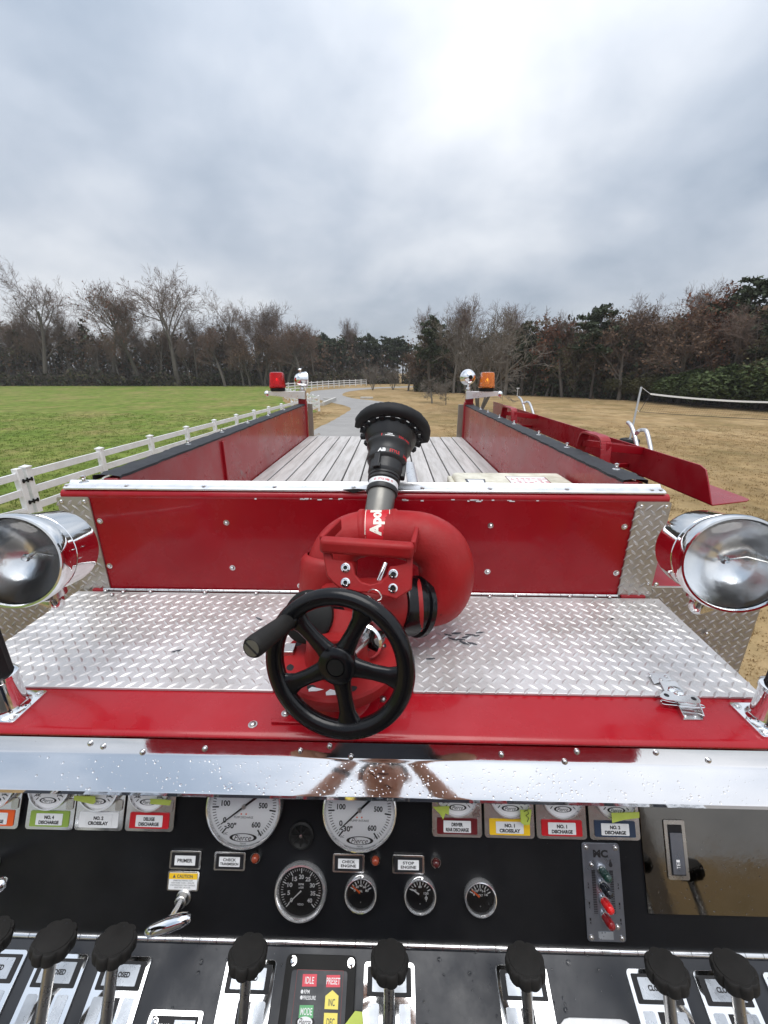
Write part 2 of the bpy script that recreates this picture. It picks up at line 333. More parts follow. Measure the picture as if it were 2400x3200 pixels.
sheet('field', border+[(-30, 93), (-120, 90), (-160, 60), (-160, -60), (-8, -60)], 0.004, 'green_grass')
# asphalt drive: centre runs from under the truck and winds off to the left and back to the right
left = [(-2.7, -40), (-2.6, 0), (-3.2, 12), (-4.37, 22.4)]+[tuple(at(px, py, z=0)[:2]) for px, py in ((1030, 1320), (1082, 1290), (1096, 1277), (1075, 1267), (1040, 1259), (1000, 1250), (974, 1239), (968, 1230), (980, 1222), (1040, 1216.5), (1110, 1213), (1200, 1209.5), (1300, 1207))]
right = [tuple(at(px, py, z=0)[:2]) for px, py in ((1300, 1210), (1200, 1213), (1150, 1216.5), (1100, 1222), (1076, 1228), (1070, 1234), (1082, 1240), (1112, 1246), (1160, 1251), (1215, 1259), (1262, 1272), (1290, 1290), (1303, 1320))]+[(2.0, 18), (2.6, 10), (2.7, 0), (2.7, -40)]
def smooth2(p, n=5): return [(q.x, q.y) for q in spline([V((a[0], a[1], 0)) for a in p], n)]
sheet('road', jag(smooth2(left), 0.5, 0.05, rg)+jag(smooth2(right), 0.5, 0.05, rg), 0.010, 'asphalt')
# blades of grass close by: nobody could count them
def blades(name, label, m, area, n, h, seed):
    r = random.Random(seed); mb = MB(); vs_ = []; fs = []
    for i_ in range(n):
        if i_ % 9 == 0: cx, cy = area(r); ch_ = r.uniform(.5, 1.6)
        x, y = cx+r.gauss(0,.06), cy+r.gauss(0,.06); a = r.uniform(0, 6.28); w_ = r.uniform(.006, .014); hh = h*ch_*r.uniform(.5, 1.3); dx, dy = math.cos(a)*w_, math.sin(a)*w_
        lx, ly = r.uniform(-.6, .6)*hh, r.uniform(-.6, .6)*hh; o = len(vs_)
        vs_ += [(x-dx, y-dy, 0.003), (x+dx, y+dy, 0.003), (x+lx, y+ly, hh)]; fs.append((o, o+1, o+2))
    me = bpy.data.meshes.new(name); me.from_pydata(vs_, [], fs); me.materials.append(MATS[m]); o = obj(name, me, kind='stuff'); o['label'] = label; o['category'] = 'grass'; return o
def a_green(r):
    y = 4+28*r.random()**1.3; return (-8.0-(y*1.05+1)*r.random(), y)
def a_dry(r):
    y = -4+30*r.random()**1.25; return (2.85+(8+max(0,y)*.9)*r.random()**1.15, y)
def a_verge(r): y = r.uniform(3, 34); return (-7.4+1.0*r.random()+3*r.random()*(1 if y < 22 else .55), y)
blades('green_blades', 'short green grass growing across the fenced field', 'blade_green', a_green, 110000, .045, 3)
blades('dry_blades', 'dry tan lawn grass right of the fire truck', 'blade_dry', a_dry, 150000, .035, 4)
blades('verge_blades', 'dry grass on the verge between fence and drive', 'blade_dry', a_verge, 22000, .04, 6)
# fallen leaves blown over the grass
def leaves(name, label, area, n, seed):
    r = random.Random(seed); vs_ = []; fs = []
    for _ in range(n):
        x, y = area(r); s_ = r.uniform(.02,.045); a = r.uniform(0,6.28); u = V((math.cos(a)*s_, math.sin(a)*s_, r.uniform(-.3,.3)*s_)); w_ = V((-u.y*.6, u.x*.6, r.uniform(-.4,.4)*s_)); c = V((x, y, .03)); o = len(vs_)
        vs_ += [tuple(c-u), tuple(c-w_), tuple(c+u), tuple(c+w_)]; fs.append((o, o+1, o+2, o+3))
    me = bpy.data.meshes.new(name); me.from_pydata(vs_, [], fs); me.materials.append(MATS['leaf_rust']); o = obj(name, me, kind='stuff'); o['label'] = label; o['category'] = 'leaves'
leaves('fallen_leaves', 'brown fallen leaves scattered over the dry lawn', lambda r: (3.2+32*r.random(), 2+44*r.random()), 1300, 61)
# ------------------------------------------------------------------ fire truck: body and hose bed
truck = thing('fire_truck', 'red fire truck seen rearwards over its pump panel and open hose bed', 'fire truck', (0, 1.4, 0))
WY = 1.0; ZLID = 2.618; ZFL = 2.663; ZTOP = 2.934; XL, XR, YR = -0.727, 0.600, 3.55
def P(mb, name, m, **k): return mb.build(name, m, truck, **k)
# outer body below the hose bed, pump module below the lid, cab behind the operator
P(MB().box((-1.16, WY+.012, .55), (1.02, 3.62, Z(.56))), 'body', 'red_plain', bev=.012)
P(MB().box((-.86, .66, 1.0), (.71, WY, ZLID-.02)), 'pump_module', 'red_plain', bev=.004)
P(MB().box((-1.16, -1.0, .55), (1.16, .64, 1.43)), 'walkway', 'tread_dark', bev=.004)
cabb = P(MB().box((-1.2, -2.6, .75), (1.2, -.92, 3.03)), 'cab', 'red_paint', bev=.05, seg=4)
MB().box((-1.18, -.918, 1.44), (1.18, -.905, 2.60)).build('kick_plate', 'tread_dark', cabb, bev=.002)
for sx in (): MB().rrect(sx-.33, 2.1, sx+.33, 2.68, .0, .012, .05, MX(((1,0,0,0),(0,0,-1,-.915),(0,1,0,0),(0,0,0,1)))).build('cab_window', 'black_gloss', cabb)
# tread plate: sheet with raised lozenges (embossed in one piece)
def treads(M, poly_in, x0, x1, y0, y1, pitch=.0275, row=.01375, L=.0128, W=.0034, H=.0022):
    mb = MB(); j = 0; y = y0+.006; c = math.cos(R_(45))
    while y < y1-.004:
        x = x0+(.0 if j % 2 == 0 else pitch/2)+.004
        while x < x1-.003:
            if poly_in is None or poly_in(x, y):
                s_ = 1 if j % 2 == 0 else -1; u = V((c, c*s_, 0)); w_ = V((-u.y, u.x, 0)); o = V((x, y, 0))
                pts = [o-u*L, o-u*L*.35-w_*W, o+u*L*.35-w_*W, o+u*L, o+u*L*.35+w_*W, o-u*L*.35+w_*W, o-u*L*.55+V((0,0,H*.8)), o+V((0,0,H)), o+u*L*.55+V((0,0,H*.8))]
                mb.add(pts, [(0,1,6),(1,7,6),(1,2,7),(2,8,7),(2,3,8),(3,4,8),(4,7,8),(4,5,7),(5,6,7),(5,0,6)], M)
            x += pitch
        y += row; j += 1
    return mb
# lid (compartment cover) with its tread pattern
notch = lambda x, y: not (-.235 < x < .045 and y < .685)
lid = P(MB().prism([(-.872,.628),(-.225,.628),(-.215,.675),(.03,.675),(.045,.632),(.708,.633),(.725,WY-.012),(-.872,WY-.012)], ZLID-.006, ZLID), 'compartment_lid', 'tread_plate', bev=.0015)
treads(MX.Translation((0,0,ZLID)), notch, -.868, .708, .632, WY-.018).build('tread_pattern', 'tread_plate', lid, kind='stuff')
P(MB().box((-.86,.62,ZLID-.020),(.708,.634,ZLID-.0065)), 'lid_gasket', 'black_rubber')
rs_ = random.Random(41)                         # dark scuffs and a few stuck bits of leaf on the lid
for px, py in ((1400,1985),(1425,1980),(1440,2000),(1455,1992),(1470,1985),(1490,1988),(1500,1978),(1450,2010),(1475,2012),(1415,1998),(1912,1935),(810,1935),(1345,2060),(555,2035)):
    c = at(px, py, z=ZLID); L_, a_ = rs_.uniform(.006,.013), rs_.uniform(-.6,.6); u_ = V((math.cos(a_),math.sin(a_)))*L_; n_ = V((-u_.y,u_.x))*rs_.uniform(.15,.32)
    MB().prism([(c.x-u_.x,c.y-u_.y),(c.x-n_.x,c.y-n_.y),(c.x+u_.x,c.y+u_.y),(c.x+n_.x*.6,c.y+n_.y*.6)], ZLID+.0004, ZLID+.0026, I4).build('scuff_mark', 'ink_grey', lid)
# piano hinge along the back of the lid
for i in range(46):
    x = -.80+i*.0308
    if x > .62: break
    P(MB().cyl(V((x,WY-.007,ZLID+.004)), V((x+.0296,WY-.007,ZLID+.004)), .0042, n=10), 'hinge_knuckle', 'chrome_dull')
P(MB().box((-.83,WY-.012,ZLID-.004),(-.80,WY-.002,ZLID+.006)), 'hinge_end', 'red_plain', bev=.001)
P(MB().box((.625,WY-.012,ZLID-.004),(.69,WY-.002,ZLID+.006)), 'hinge_end', 'red_plain', bev=.001)
def bolt(p, d, r, parent=truck, m='chrome_dull', name='bolt', hexa=False, dome=.6, label=None):
    mb = MB(); M = aim(p, d); n = 6 if hexa else 14
    mb.lathe([(r*1.45, 0), (r*1.45, r*.22), (r*1.0, r*.24)], M, 16)
    mb.lathe([(r, r*.2), (r*.98, r*.5), (r*.8, r*(.5+dome*.35)), (r*.45, r*(.5+dome*.6)), (1e-5, r*(.5+dome*.68))], M, n)
    return mb.build(name, m, parent, label=label)
UP = V((0,0,1)); BACK = V((0,-1,0))
for px, py in ((385,1849),(470,1848),(640,1851),(800,1853),(1530,1862),(1613,1863),(1780,1863),(1861,1864),(1905,1865),(350,1858),(330,1846)):
    bolt(at(px, py, z=ZLID+.004), UP, .0042)
# rear wall of the walk-on deck = front wall of the hose bed
fw = P(MB().box((-.785,WY,ZLID-.3),(.622,WY+.014,2.888)), 'bed_front_wall', 'red_front', bev=.001)
P(MB().tube([V((-.858,WY+.012,2.893)),V((.700,WY+.012,2.893))], .013, 14), 'rolled_edge', 'red_paint')
P(MB().box((-.858,WY+.013,ZLID-.1),(.700,WY+.040,2.893)), 'bed_front_backing', 'red_plain')
# aluminium cap rail with a lip
cap = MB().prism([(WY+.002,2.907),(WY+.040,2.907),(WY+.040,2.922),(WY+.034,2.926),(WY+.026,2.918),(WY+.010,2.916),(WY+.002,2.912)], -.850, .690, MX(((0,0,1,0),(1,0,0,0),(0,1,0,0),(0,0,0,1))))
cap = P(cap, 'cap_rail', 'aluminium', bev=.0012)
for px in (215, 400, 640, 860, 1105, 1320, 1530, 1770, 2035, 2062): bolt(V((at(px, 1527, y=WY+.016).x, WY+.014, 2.9165)), UP, .0045, parent=cap, m='aluminium', name='rivet', dome=.3)
# the cap rail is torn open behind the nozzle
def gpx(lst, **k): return [at(px, py, **k) for px, py in lst]
def poly_plate(px, y, th, m, name, parent=truck, **kw):
    pts = gpx(px, y=y); M = MX(((1,0,0,0),(0,0,-1,y),(0,1,0,0),(0,0,0,1)))
    p2 = [(p.x, p.z) for p in pts]
    return MB().prism(p2, 0, th, M).build(name, m, parent, **kw)
poly_plate(((1070,1529),(1105,1540),(1140,1531),(1158,1530),(1120,1527)), WY-.001, .003, 'bed_dark', 'cap_tear')
# chrome acorn nuts on the front wall
for px, py in ((313,1628),(708,1633),(343,1768),(727,1774),(1533,1642),(1951,1646),(1523,1786),(1925,1790),(938,1830)): bolt(at(px, py, y=WY), BACK, .0054, hexa=True, dome=1.2, name='acorn_nut', m='chrome_dull')
for i in range(34):                             # paint chips along the rolled edge
    r = random.Random(100+i); x = -.3+r.random()*.62+(r.random()-.5)*.2
    if i < 26: P(MB().cbox((x, WY-.0012, 2.888+r.uniform(-.002,.002)), (r.uniform(.004,.014), .0012, r.uniform(.0012,.0035))), 'paint_chip', 'label_white')
# corner tread plates
Mw = lambda y: MX(((1,0,0,0),(0,0,-1,y),(0,1,0,0),(0,0,0,1)))
for x0, x1 in ((-.868,-.784),(.618,.704)):
    c_ = P(MB().rrect(x0, 2.38, x1, 2.889, .001, .005, .006, Mw(WY)), 'corner_tread_plate', 'tread_dark')
    treads(Mw(WY-.005), None, x0, x1, 2.40, 2.885).build('tread_pattern', 'tread_dark', c_, kind='stuff')
    for bx in (x0+.012, x1-.012): bolt(V((bx, WY-.005, 2.878)), BACK, .0045, parent=c_, name='screw')
bp = P(MB().box((.70,WY+.002,1.25),(1.02,WY+.010,2.645)), 'body_tread_plate', 'tread_dark', bev=.001)
treads(Mw(WY+.002), None, .70, 1.02, 2.2, 2.64).build('tread_pattern', 'tread_dark', bp, kind='stuff')
bp = P(MB().box((.600,WY-.001,2.2),(.70,WY+.004,2.375)), 'body_tread_plate', 'tread_dark', bev=.001)
bp = P(MB().box((-1.16,WY+.002,1.25),(-.868,WY+.010,2.645)), 'body_tread_plate', 'tread_dark', bev=.001)
treads(Mw(WY+.002), None, -1.16, -.868, 2.3, 2.64).build('tread_pattern', 'tread_dark', bp, kind='stuff')
for px, py in ((2054,1703),(2026,1823),(2050,1826),(2022,1851),(2208,1980)): bolt(at(px, py, y=WY-.003), BACK, .0048, name='screw')
P(MB().box((.704,WY+.03,2.800),(.742,3.5,2.822)), 'side_rail', 'red_plain', bev=.003)
# hose bed floor: separate weathered boards over a dark tank top
P(MB().box((XL-.04,WY+.02,2.55),(XR+.04,YR,ZFL-.022)), 'bed_base', 'bed_dark')
pitch = .0955; g0 = -.26-4*pitch; rb = random.Random(11)
edges = [XL+.002]+[g0+i*pitch for i in range(0, 13) if XL+.02 < g0+i*pitch < XR-.02]+[XR-.002]
for a, b in zip(edges[:-1], edges[1:]):
    yy = YR+rb.uniform(-.006,.006); dz = rb.uniform(-.0012,.0012)
    P(MB().box((a+.0042,WY+.045,ZFL-.020+dz),(b-.0042,yy,ZFL+dz)), 'bed_board', 'bed_board', bev=.002)
tr = MB(); pts = [(.030*math.cos(R_(180*i/10)), .016*math.sin(R_(180*i/10))) for i in range(11)]
P(tr.prism(pts, WY+.05, 2.45, MX(((1,0,0,.105),(0,0,1,0),(0,1,0,ZFL),(0,0,0,1)))), 'divider_track', 'aluminium')
# side walls with top strip and snap studs
for s_, xi in ((-1, XL), (1, XR)):
    wl = P(MB().box((min(xi,xi+s_*.04),WY+.041,ZFL-.03),(max(xi,xi+s_*.04),YR-.03,ZTOP-.006)), 'bed_side_wall', 'red_wall', bev=.003)
    mb = MB(); n = 110; rs = random.Random(3+s_)                     # black vinyl strip with an uneven edge
    for i in range(n+1):
        y0 = WY+.041+(YR-.06-WY)*i/n; e1 = rs.uniform(-.0035,.0035); w1 = rs.uniform(0,.0025)
        mb.v += [V((xi-s_*(.003+e1),y0,ZTOP-.007)), V((xi-s_*(.003+e1),y0,ZTOP-.0005)), V((xi+s_*.018,y0,ZTOP+.002+w1*.5)), V((xi+s_*.045,y0,ZTOP+.0015+w1)), V((xi+s_*(.064+e1),y0,ZTOP+w1)), V((xi+s_*(.065+e1),y0,ZTOP-.012))]
        if i:
            for j in range(5): mb.f.append((i*6-6+j,i*6-5+j,i*6+1+j,i*6+j) if s_ < 0 else (i*6+j,i*6+1+j,i*6-5+j,i*6-6+j)); mb.mi.append(0)
    st = mb.build('vinyl_strip', 'vinyl_strip', wl)
    lst = ((413,1508),(590,1389),(696,1351),(777,1322),(843,1299),(885,1281)) if s_ < 0 else ((1482,1279),(1503,1289),(1537,1305),(1587,1325),(1652,1359),(1744,1398),(1892,1466))
    for px, py in lst:
        p = at(px, py, z=ZTOP+.002); p.x = xi+s_*.038
        MB().lathe([(.011,0),(.010,.002),(.004,.003),(.0035,.008),(.006,.011),(.006,.016),(1e-5,.018)], MX.Translation(p), 12).build('snap_stud', 'chrome_dull', wl)
    for k in range(9): bolt(V((xi, 1.5+k*.24, ZFL+.055)), V((-s_,0,0)), .004, parent=wl, m='red_plain', name='rivet', dome=.4)
    # rear post, end plate
    e_ = P(MB().box((min(xi-s_*.008,xi+s_*.05),YR-.055,ZFL-.02),(max(xi-s_*.008,xi+s_*.05),YR-.005,2.955)), 'end_post', 'red_plain', bev=.004)
    P(MB().box((min(xi-s_*.05,xi-s_*.009),YR-.006,ZFL-.05),(max(xi-s_*.05,xi+s_*.03),YR+.004,ZTOP)), 'end_plate', 'khaki_plate', bev=.002)
# overlap seam in the left wall
P(MB().box((XL-.001,at(700,1430,x=XL).y-.012,ZFL),(XL+.010,at(700,1430,x=XL).y+.012,ZTOP-.02)), 'wall_stiffener', 'red_wall', bev=.002)
# rear light brackets: post, chrome arm, beacon, swivel spotlight, marker ball
def lightset(s_, beacon, bname, blabel):
    xi = XL if s_ < 0 else XR
    q = at(945, 1250, y=YR-.03) if s_ < 0 else at(1466, 1250, y=YR-.03); xp = q.x; zt = at(945 if s_ < 0 else 1466, 1222, y=YR-.03).z
    po = P(MB().box((xp-.032,YR-.05,ZTOP-.03),(xp+.032,YR-.01,zt)), 'light_post', 'red_plain', bev=.003)
    xo = at(845 if s_ < 0 else 1552, 1226, y=YR-.03).x; x1 = xp+(.034 if s_ < 0 else -.034)
    pts = [(x1, zt-.062),(x1, zt),(xo, zt),(xo, zt-.032)];
    ar = P(MB().prism(pts, -.028, .028, Mw(YR-.065)), 'light_arm', 'aluminium', bev=.002)
    c = V((xo+s_*.018, YR-.065, zt-.020)); MB().ball(c, .024).build('marker_ball', 'chrome', ar)
    bx = at(867 if s_ < 0 else 1521, 1200, y=YR-.065).x; M = MX.Translation((bx, YR-.065, zt))
    b0 = MB().lathe([(1e-5,0),(.056,0),(.060,.004),(.060,.026),(.054,.030)], M, 24).build('beacon_base', 'black_plastic', ar)
    def sq(prof):                               # rounded square beacon dome
        mb = MB(); n = 32; o = len(mb.v)
        for r, z in prof:
            for i in range(n):
                a = 2*math.pi*i/n; k = (abs(math.cos(a))**4+abs(math.sin(a))**4)**-.25; mb.v.append(M @ V((r*k*math.cos(a), r*k*math.sin(a), z)))
        for j in range(len(prof)-1):
            for i in range(n): mb.f.append((j*n+i, j*n+(i+1) % n, (j+1)*n+(i+1) % n, (j+1)*n+i)); mb.mi.append(0)
        return mb
    sq([(.060,.028),(.062,.034),(.060,.040),(.057,.07),(.052,.135),(.046,.146),(.03,.149),(1e-4,.149)]).build('beacon_dome', beacon, ar, label=blabel)
    MB().lathe([(1e-4,.03),(.022,.03),(.024,.06),(.016,.09),(.006,.10),(1e-4,.10)], M, 14).build('beacon_lamp', 'chrome', ar)
    # spotlight
    c = at(943 if s_ < 0 else 1465, 1186 if s_ < 0 else 1179, y=YR-.03); d = V((.86,.42,-.02)) if s_ < 0 else V((-.12,.99,0))
    M2 = aim(c, d)
    sp_ = P(MB().lathe([(1e-5,-.062),(.022,-.058),(.040,-.045),(.052,-.022),(.058,.004),(.060,.022),(.063,.026),(.063,.038),(.058,.042)], M2, 28), 'rear_spotlight', 'chrome')
    MB().lathe([(.058,.040),(.03,.048),(1e-5,.05)], M2, 24).build('lens', 'clear_glass', sp_)
    MB().lathe([(.056,.036),(.04,.012),(1e-5,-.01)], M2, 24).build('reflector', 'reflector', sp_)
    MB().tube([c+V((0,0,-.05)), c+V((0,-.005,-.085)), V((c.x,YR-.04,zt))], .011, 10).ball(V((c.x,YR-.04,zt+.016)), .020).lathe([(.026,0),(.026,.008),(.012,.012)], MX.Translation((c.x,YR-.04,zt)), 16).build('swivel_mount', 'chrome_dull', sp_)
    kn = c+V((-.005,-.012,.055)) if s_ < 0 else c+V((0,-.06,0)); kd = V((-.1,-.2,1)) if s_ < 0 else V((0,-1,.05))
    MB().lathe([(1e-5,0),(.007,0),(.007,.016),(.016,.018),(.017,.026),(.013,.030),(1e-5,.031)], aim(kn, kd), 14).build('knob', 'chrome' if s_ < 0 else 'black_plastic', sp_)
lightset(-1, 'beacon_red', 'red', 'red beacon dome'); lightset(1, 'beacon_amber', 'amber', 'amber beacon dome')
# hose tray along the right side, with its brackets
XT = .85; zt0, zt1 = Z(.334), Z(.243); yn, yf = 1.05, 3.56
M = MX(((0,0,1,XT),(1,0,0,0),(0,1,0,0),(0,0,0,1)))
prof = [(yn,zt0),(yf,zt0),(yf+.02,zt1)]+[(yn+.03+.035*math.cos(R_(a))-.035+.0, zt1-.035+.035*math.sin(R_(a))) for a in ()]+[(yn+.075,zt1),(yn+.050,zt1-.008),(yn+.038,zt1-.026)]
tv = P(MB().prism(prof, -.004, 0, M), 'tray_back', 'red_tray', bev=.001)
P(MB().prism([(XT,yn),(.972,yn+.040),(.990,yn+.055),(.993,yn+.080),(.993,yf),(XT,yf)], zt0-.004, zt0, I4), 'tray_shelf', 'red_tray', bev=.001)
for y0, y1 in ((1.345,1.535),(2.42,2.66)):         # inverted-U straps on the wall, each holding the tray by an arm
    xb = .700; ym = (y0+y1)/2; zt_ = 2.992
    pts = spline([V((xb,y1,2.80)),V((xb,y1,2.90)),V((xb,y1-.012,zt_-.02)),V((xb,y1-.04,zt_)),V((xb,ym,zt_+.001)),V((xb,y0+.04,zt_)),V((xb,y0+.012,zt_-.02)),V((xb,y0,2.90)),V((xb,y0,2.80))], 4); mb = MB()
    for a, b in zip(pts[:-1], pts[1:]): mb.bar(a, b+(b-a)*.08, .008, .034, V((1,0,0)))
    bk = P(mb, 'tray_bracket', 'red_plain', bev=.0015)
    MB().bar(V((xb,y0+.006,2.965)), V((.847,y0+.05,zt1-.012)), .008, .026, UP).build('bracket_arm', 'red_plain', bk, bev=.001)
    MB().bar(V((xb,y0+.002,2.90)), V((.847,y0+.12,zt0+.015)), .010, .014, UP).build('bracket_brace', 'red_plain', bk, bev=.001)
    MB().bar(V((xb,y1-.01,2.95)), V((.847,y1-.03,zt1-.02)), .008, .024, UP).build('bracket_arm', 'red_plain', bk, bev=.001)
yl = at(2000, 1490, x=.88).y; P(MB().box((.872,yl-.008,zt0-.05),(.890,yl+.008,zt0-.0045)), 'tray_foot', 'red_plain', bev=.002)
yl = at(1656, 1345, x=.88).y; P(MB().box((.872,yl-.008,zt0-.05),(.890,yl+.008,zt0-.0045)), 'tray_foot', 'red_plain', bev=.002)
# aluminium grab handles beyond the tray
def handle(px):
    XH = 1.075; mb = MB()
    pp = [(1962,1320),(1972,1330),(1983,1360),(1996,1420),(2006,1475)]; qq = [(1990,1353),(1998,1346),(2012,1344),(2021,1350),(2030,1385),(2040,1440)]
    if px < 1700:
        pp = [(1621,1241),(1627,1246),(1634,1261),(1641,1288),(1647,1318)]; qq = [(1636,1261),(1644,1256),(1652,1257),(1657,1264),(1663,1280),(1672,1310)]
    base = None
    for l in (pp, qq):
        pts = spline(gpx(l, x=XH), 5) if l is pp else spline([at(a, b, x=XH+.035) if i else at(a, b, x=XH) for i, (a, b) in enumerate(l)], 5)
        mb.tube(pts, .0088, 10); mb.cyl(V((XH if l is pp else XH+.035, pts[-1].y, pts[-1].z)), V((1.0, pts[-1].y+.02, Z(.57))), .0088)
    return P(mb, 'grab_handle', 'handle_grey')
handle(2000); handle(1650)
# carton lying in the front of the bed
bx = thing('carton', 'dirty off-white carton with printed labels lying on the hose bed', 'box', (.405, 1.25, ZFL+.001))
zc = Z(.340)
body = MB().box((.212,1.062,ZFL+.001),(.588,1.428,zc)).build('carton_body', 'carton', bx, bev=.012, seg=3)
MB().box((.196,1.30,ZFL+.03),(.213,1.425,zc-.012)).build('folded_flap', 'carton', bx, bev=.006)
fx = lambda px, py: at(px, py, z=zc+.001)
def quad_on(pxs, m, name, par, dz=.0012): 
    q = [at(a, b, z=zc+dz) for a, b in pxs]; return MB().add([tuple(p) for p in q]+[tuple(p-V((0,0,.0008))) for p in q], [(0,1,2,3),(7,6,5,4),(0,4,5,1),(1,5,6,2),(2,6,7,3),(3,7,4,0)]).build(name, m, par)
lb = quad_on(((1462,1512),(1520,1513),(1515,1497),(1452,1496)), 'ink_grey', 'shipping_label', body, .0008)
quad_on(((1468,1509),(1514,1510),(1510,1499),(1460,1498)), 'label_white', 'label_sheet', body, .0016)
lb = quad_on(((1615,1529),(1745,1530),(1702,1490),(1578,1488)), 'label_maroon', 'printed_label', body, .0008)
quad_on(((1617,1528),(1741,1529),(1700,1491),(1581,1489)), 'label_plain', 'label_sheet', body, .0016)
rt = random.Random(8); mb = MB()
for j in range(9):
    x0 = .0
    for i in range(7):
        if rt.random() < .72:
            t0, s0 = (j+.5)/10, (i+.15)/7; a = at(1617+(1581-1617)*t0, 1528+(1489-1528)*t0, z=zc+.0026); b = at(1741+(1700-1741)*t0, 1529+(1491-1529)*t0, z=zc+.0026)
            p = a.lerp(b, s0); mb.cbox((p.x+.010, p.y, zc+.0024), (rt.uniform(.004,.016), .0028, .0006))
mb.build('label_print', 'ink_red', body)
# ------------------------------------------------------------------ ledge, gauge hood, lamps
ZLG = 2.612; YLG = .530
prof = [(.66,ZLG-.10),(.66,ZLG),(YLG+.012,ZLG),(YLG+.004,ZLG-.002),(YLG,ZLG-.006),(YLG+.001,ZLG-.010),(YLG+.010,ZLG-.012),(YLG+.012,ZLG-.10)]
MXX = MX(((0,0,1,0),(1,0,0,0),(0,1,0,0),(0,0,0,1)))           # profile (y, z) swept along x
led = P(MB().prism(prof, -.86, .71, MXX), 'deck_ledge', 'red_paint', bev=.001)
T0 = V((0,YLG+.0005,ZLG-.0125)); T1 = at(1200,2378,y=.518); T1.x = 0
s38 = R_(43); T2 = atp(1200, 2492, T1, V((0,-math.sin(s38),math.cos(s38)))); T2.x = 0
hp = [T0, T1+V((0,.0025,.0035)), T1+V((0,.0003,.001)), T1+V((0,-.003,-.0022)), T2+V((0,.002,.0016)), T2+V((0,-.0002,-.001)), T2+V((0,.001,-.010)), T2+V((0,.004,-.0115)), T2+V((0,.05,-.02)), T2+V((0,.05,-.016)), T2+V((0,.008,-.0085)), T2+V((0,.006,0)), T1+V((0,.004,-.004)), T0+V((0,.003,-.003))]
hood = P(MB().prism([(p.y, p.z) for p in hp], -.855, .705, MXX), 'gauge_hood', 'mirror_steel', sharp=25)
nst = V((0,-(T0.z-T1.z),(T0.y-T1.y))).normalized(); nst = V((0,-abs(nst.y),abs(nst.z)))
for px, py in ((282,2323),(322,2333),(445,2351),(938,2347),(1030,2332),(1097,2365),(1567,2358),(1765,2380),(1803,2349),(2214,2376),(640,2340),(2050,2352)):
    bolt(atp(px, py, T1, nst), nst, .0034, parent=hood, name='hood_bolt', dome=.5)
NH = V((0,-math.sin(s38),math.cos(s38)))
def drops(n, seed, place, rmin, rmax, name, parent, label):
    r = random.Random(seed); mb = MB()
    for _ in range(n):
        p, nr = place(r); rad = rmin+(rmax-rmin)*r.random()**3; k = r.uniform(.35,.6)
        M = aim(p, nr) @ MX.Diagonal((rad*r.uniform(.75,1.25), rad, rad*k, 1))
        mb.lathe([(1,0),(.92,.38),(.66,.75),(.3,.95),(1e-4,1)], M, 7)
    return mb.build(name, 'water', parent, sharp=180, kind='stuff', label=label)
def on_hood(r):
    x = r.gauss(.0,.30) if r.random() < .7 else r.uniform(-.6,.62); t = r.random(); return T1.lerp(T2, .05+.93*t)+V((x,0,.0002)), NH
drops(620, 21, on_hood, .0008, .0020, 'rain_drops', hood, 'clear rain drops beaded on the polished hood')
# grab-rail stanchions standing on the ledge
def stanchion(s_):
    q = at(38, 2205, z=ZLG) if s_ < 0 else at(2378, 2235, z=ZLG); c = V((q.x, .582, ZLG))
    fl = P(MB().rrect(-.040,-.038,.040,.038,.0002,.0045,.004, MX.Translation(c)), 'rail_flange', 'chrome', bev=.0008)
    MB().lathe([(.033,.004),(.0295,.008),(.0275,.014),(.0265,.05),(.0268,.066),(.0285,.068),(.0285,.075),(.026,.076),(.0225,.0765)], MX.Translation(c), 32).build('stanchion_cup', 'chrome', fl)
    mb = MB(); n = 36; hs = (.06,.62)
    o = 0
    for z in hs:
        for i in range(n):
            a = 2*math.pi*i/n; r = .0215*(1+.035*math.cos(12*a)); mb.v.append(c+V((r*math.cos(a), r*math.sin(a), z)))
    for i in range(n): mb.f.append((i,(i+1) % n,n+(i+1) % n,n+i)); mb.mi.append(0)
    mb.f.append(tuple(range(n,2*n))); mb.mi.append(0)
    MB_ = mb.build('grip_rail', 'black_rubber', fl)
    MB().lathe([(.024,.60),(.025,.62),(.022,.64),(1e-4,.648)], MX.Translation(c), 24).build('rail_cap', 'chrome', fl)
    for ax, ay in ((-.031,-.029),(.031,-.029),(.031,.029),(-.031,.029)): bolt(c+V((ax,ay,.0045)), UP, .0048, parent=fl, name='screw', dome=.35)
stanchion(-1); stanchion(1)
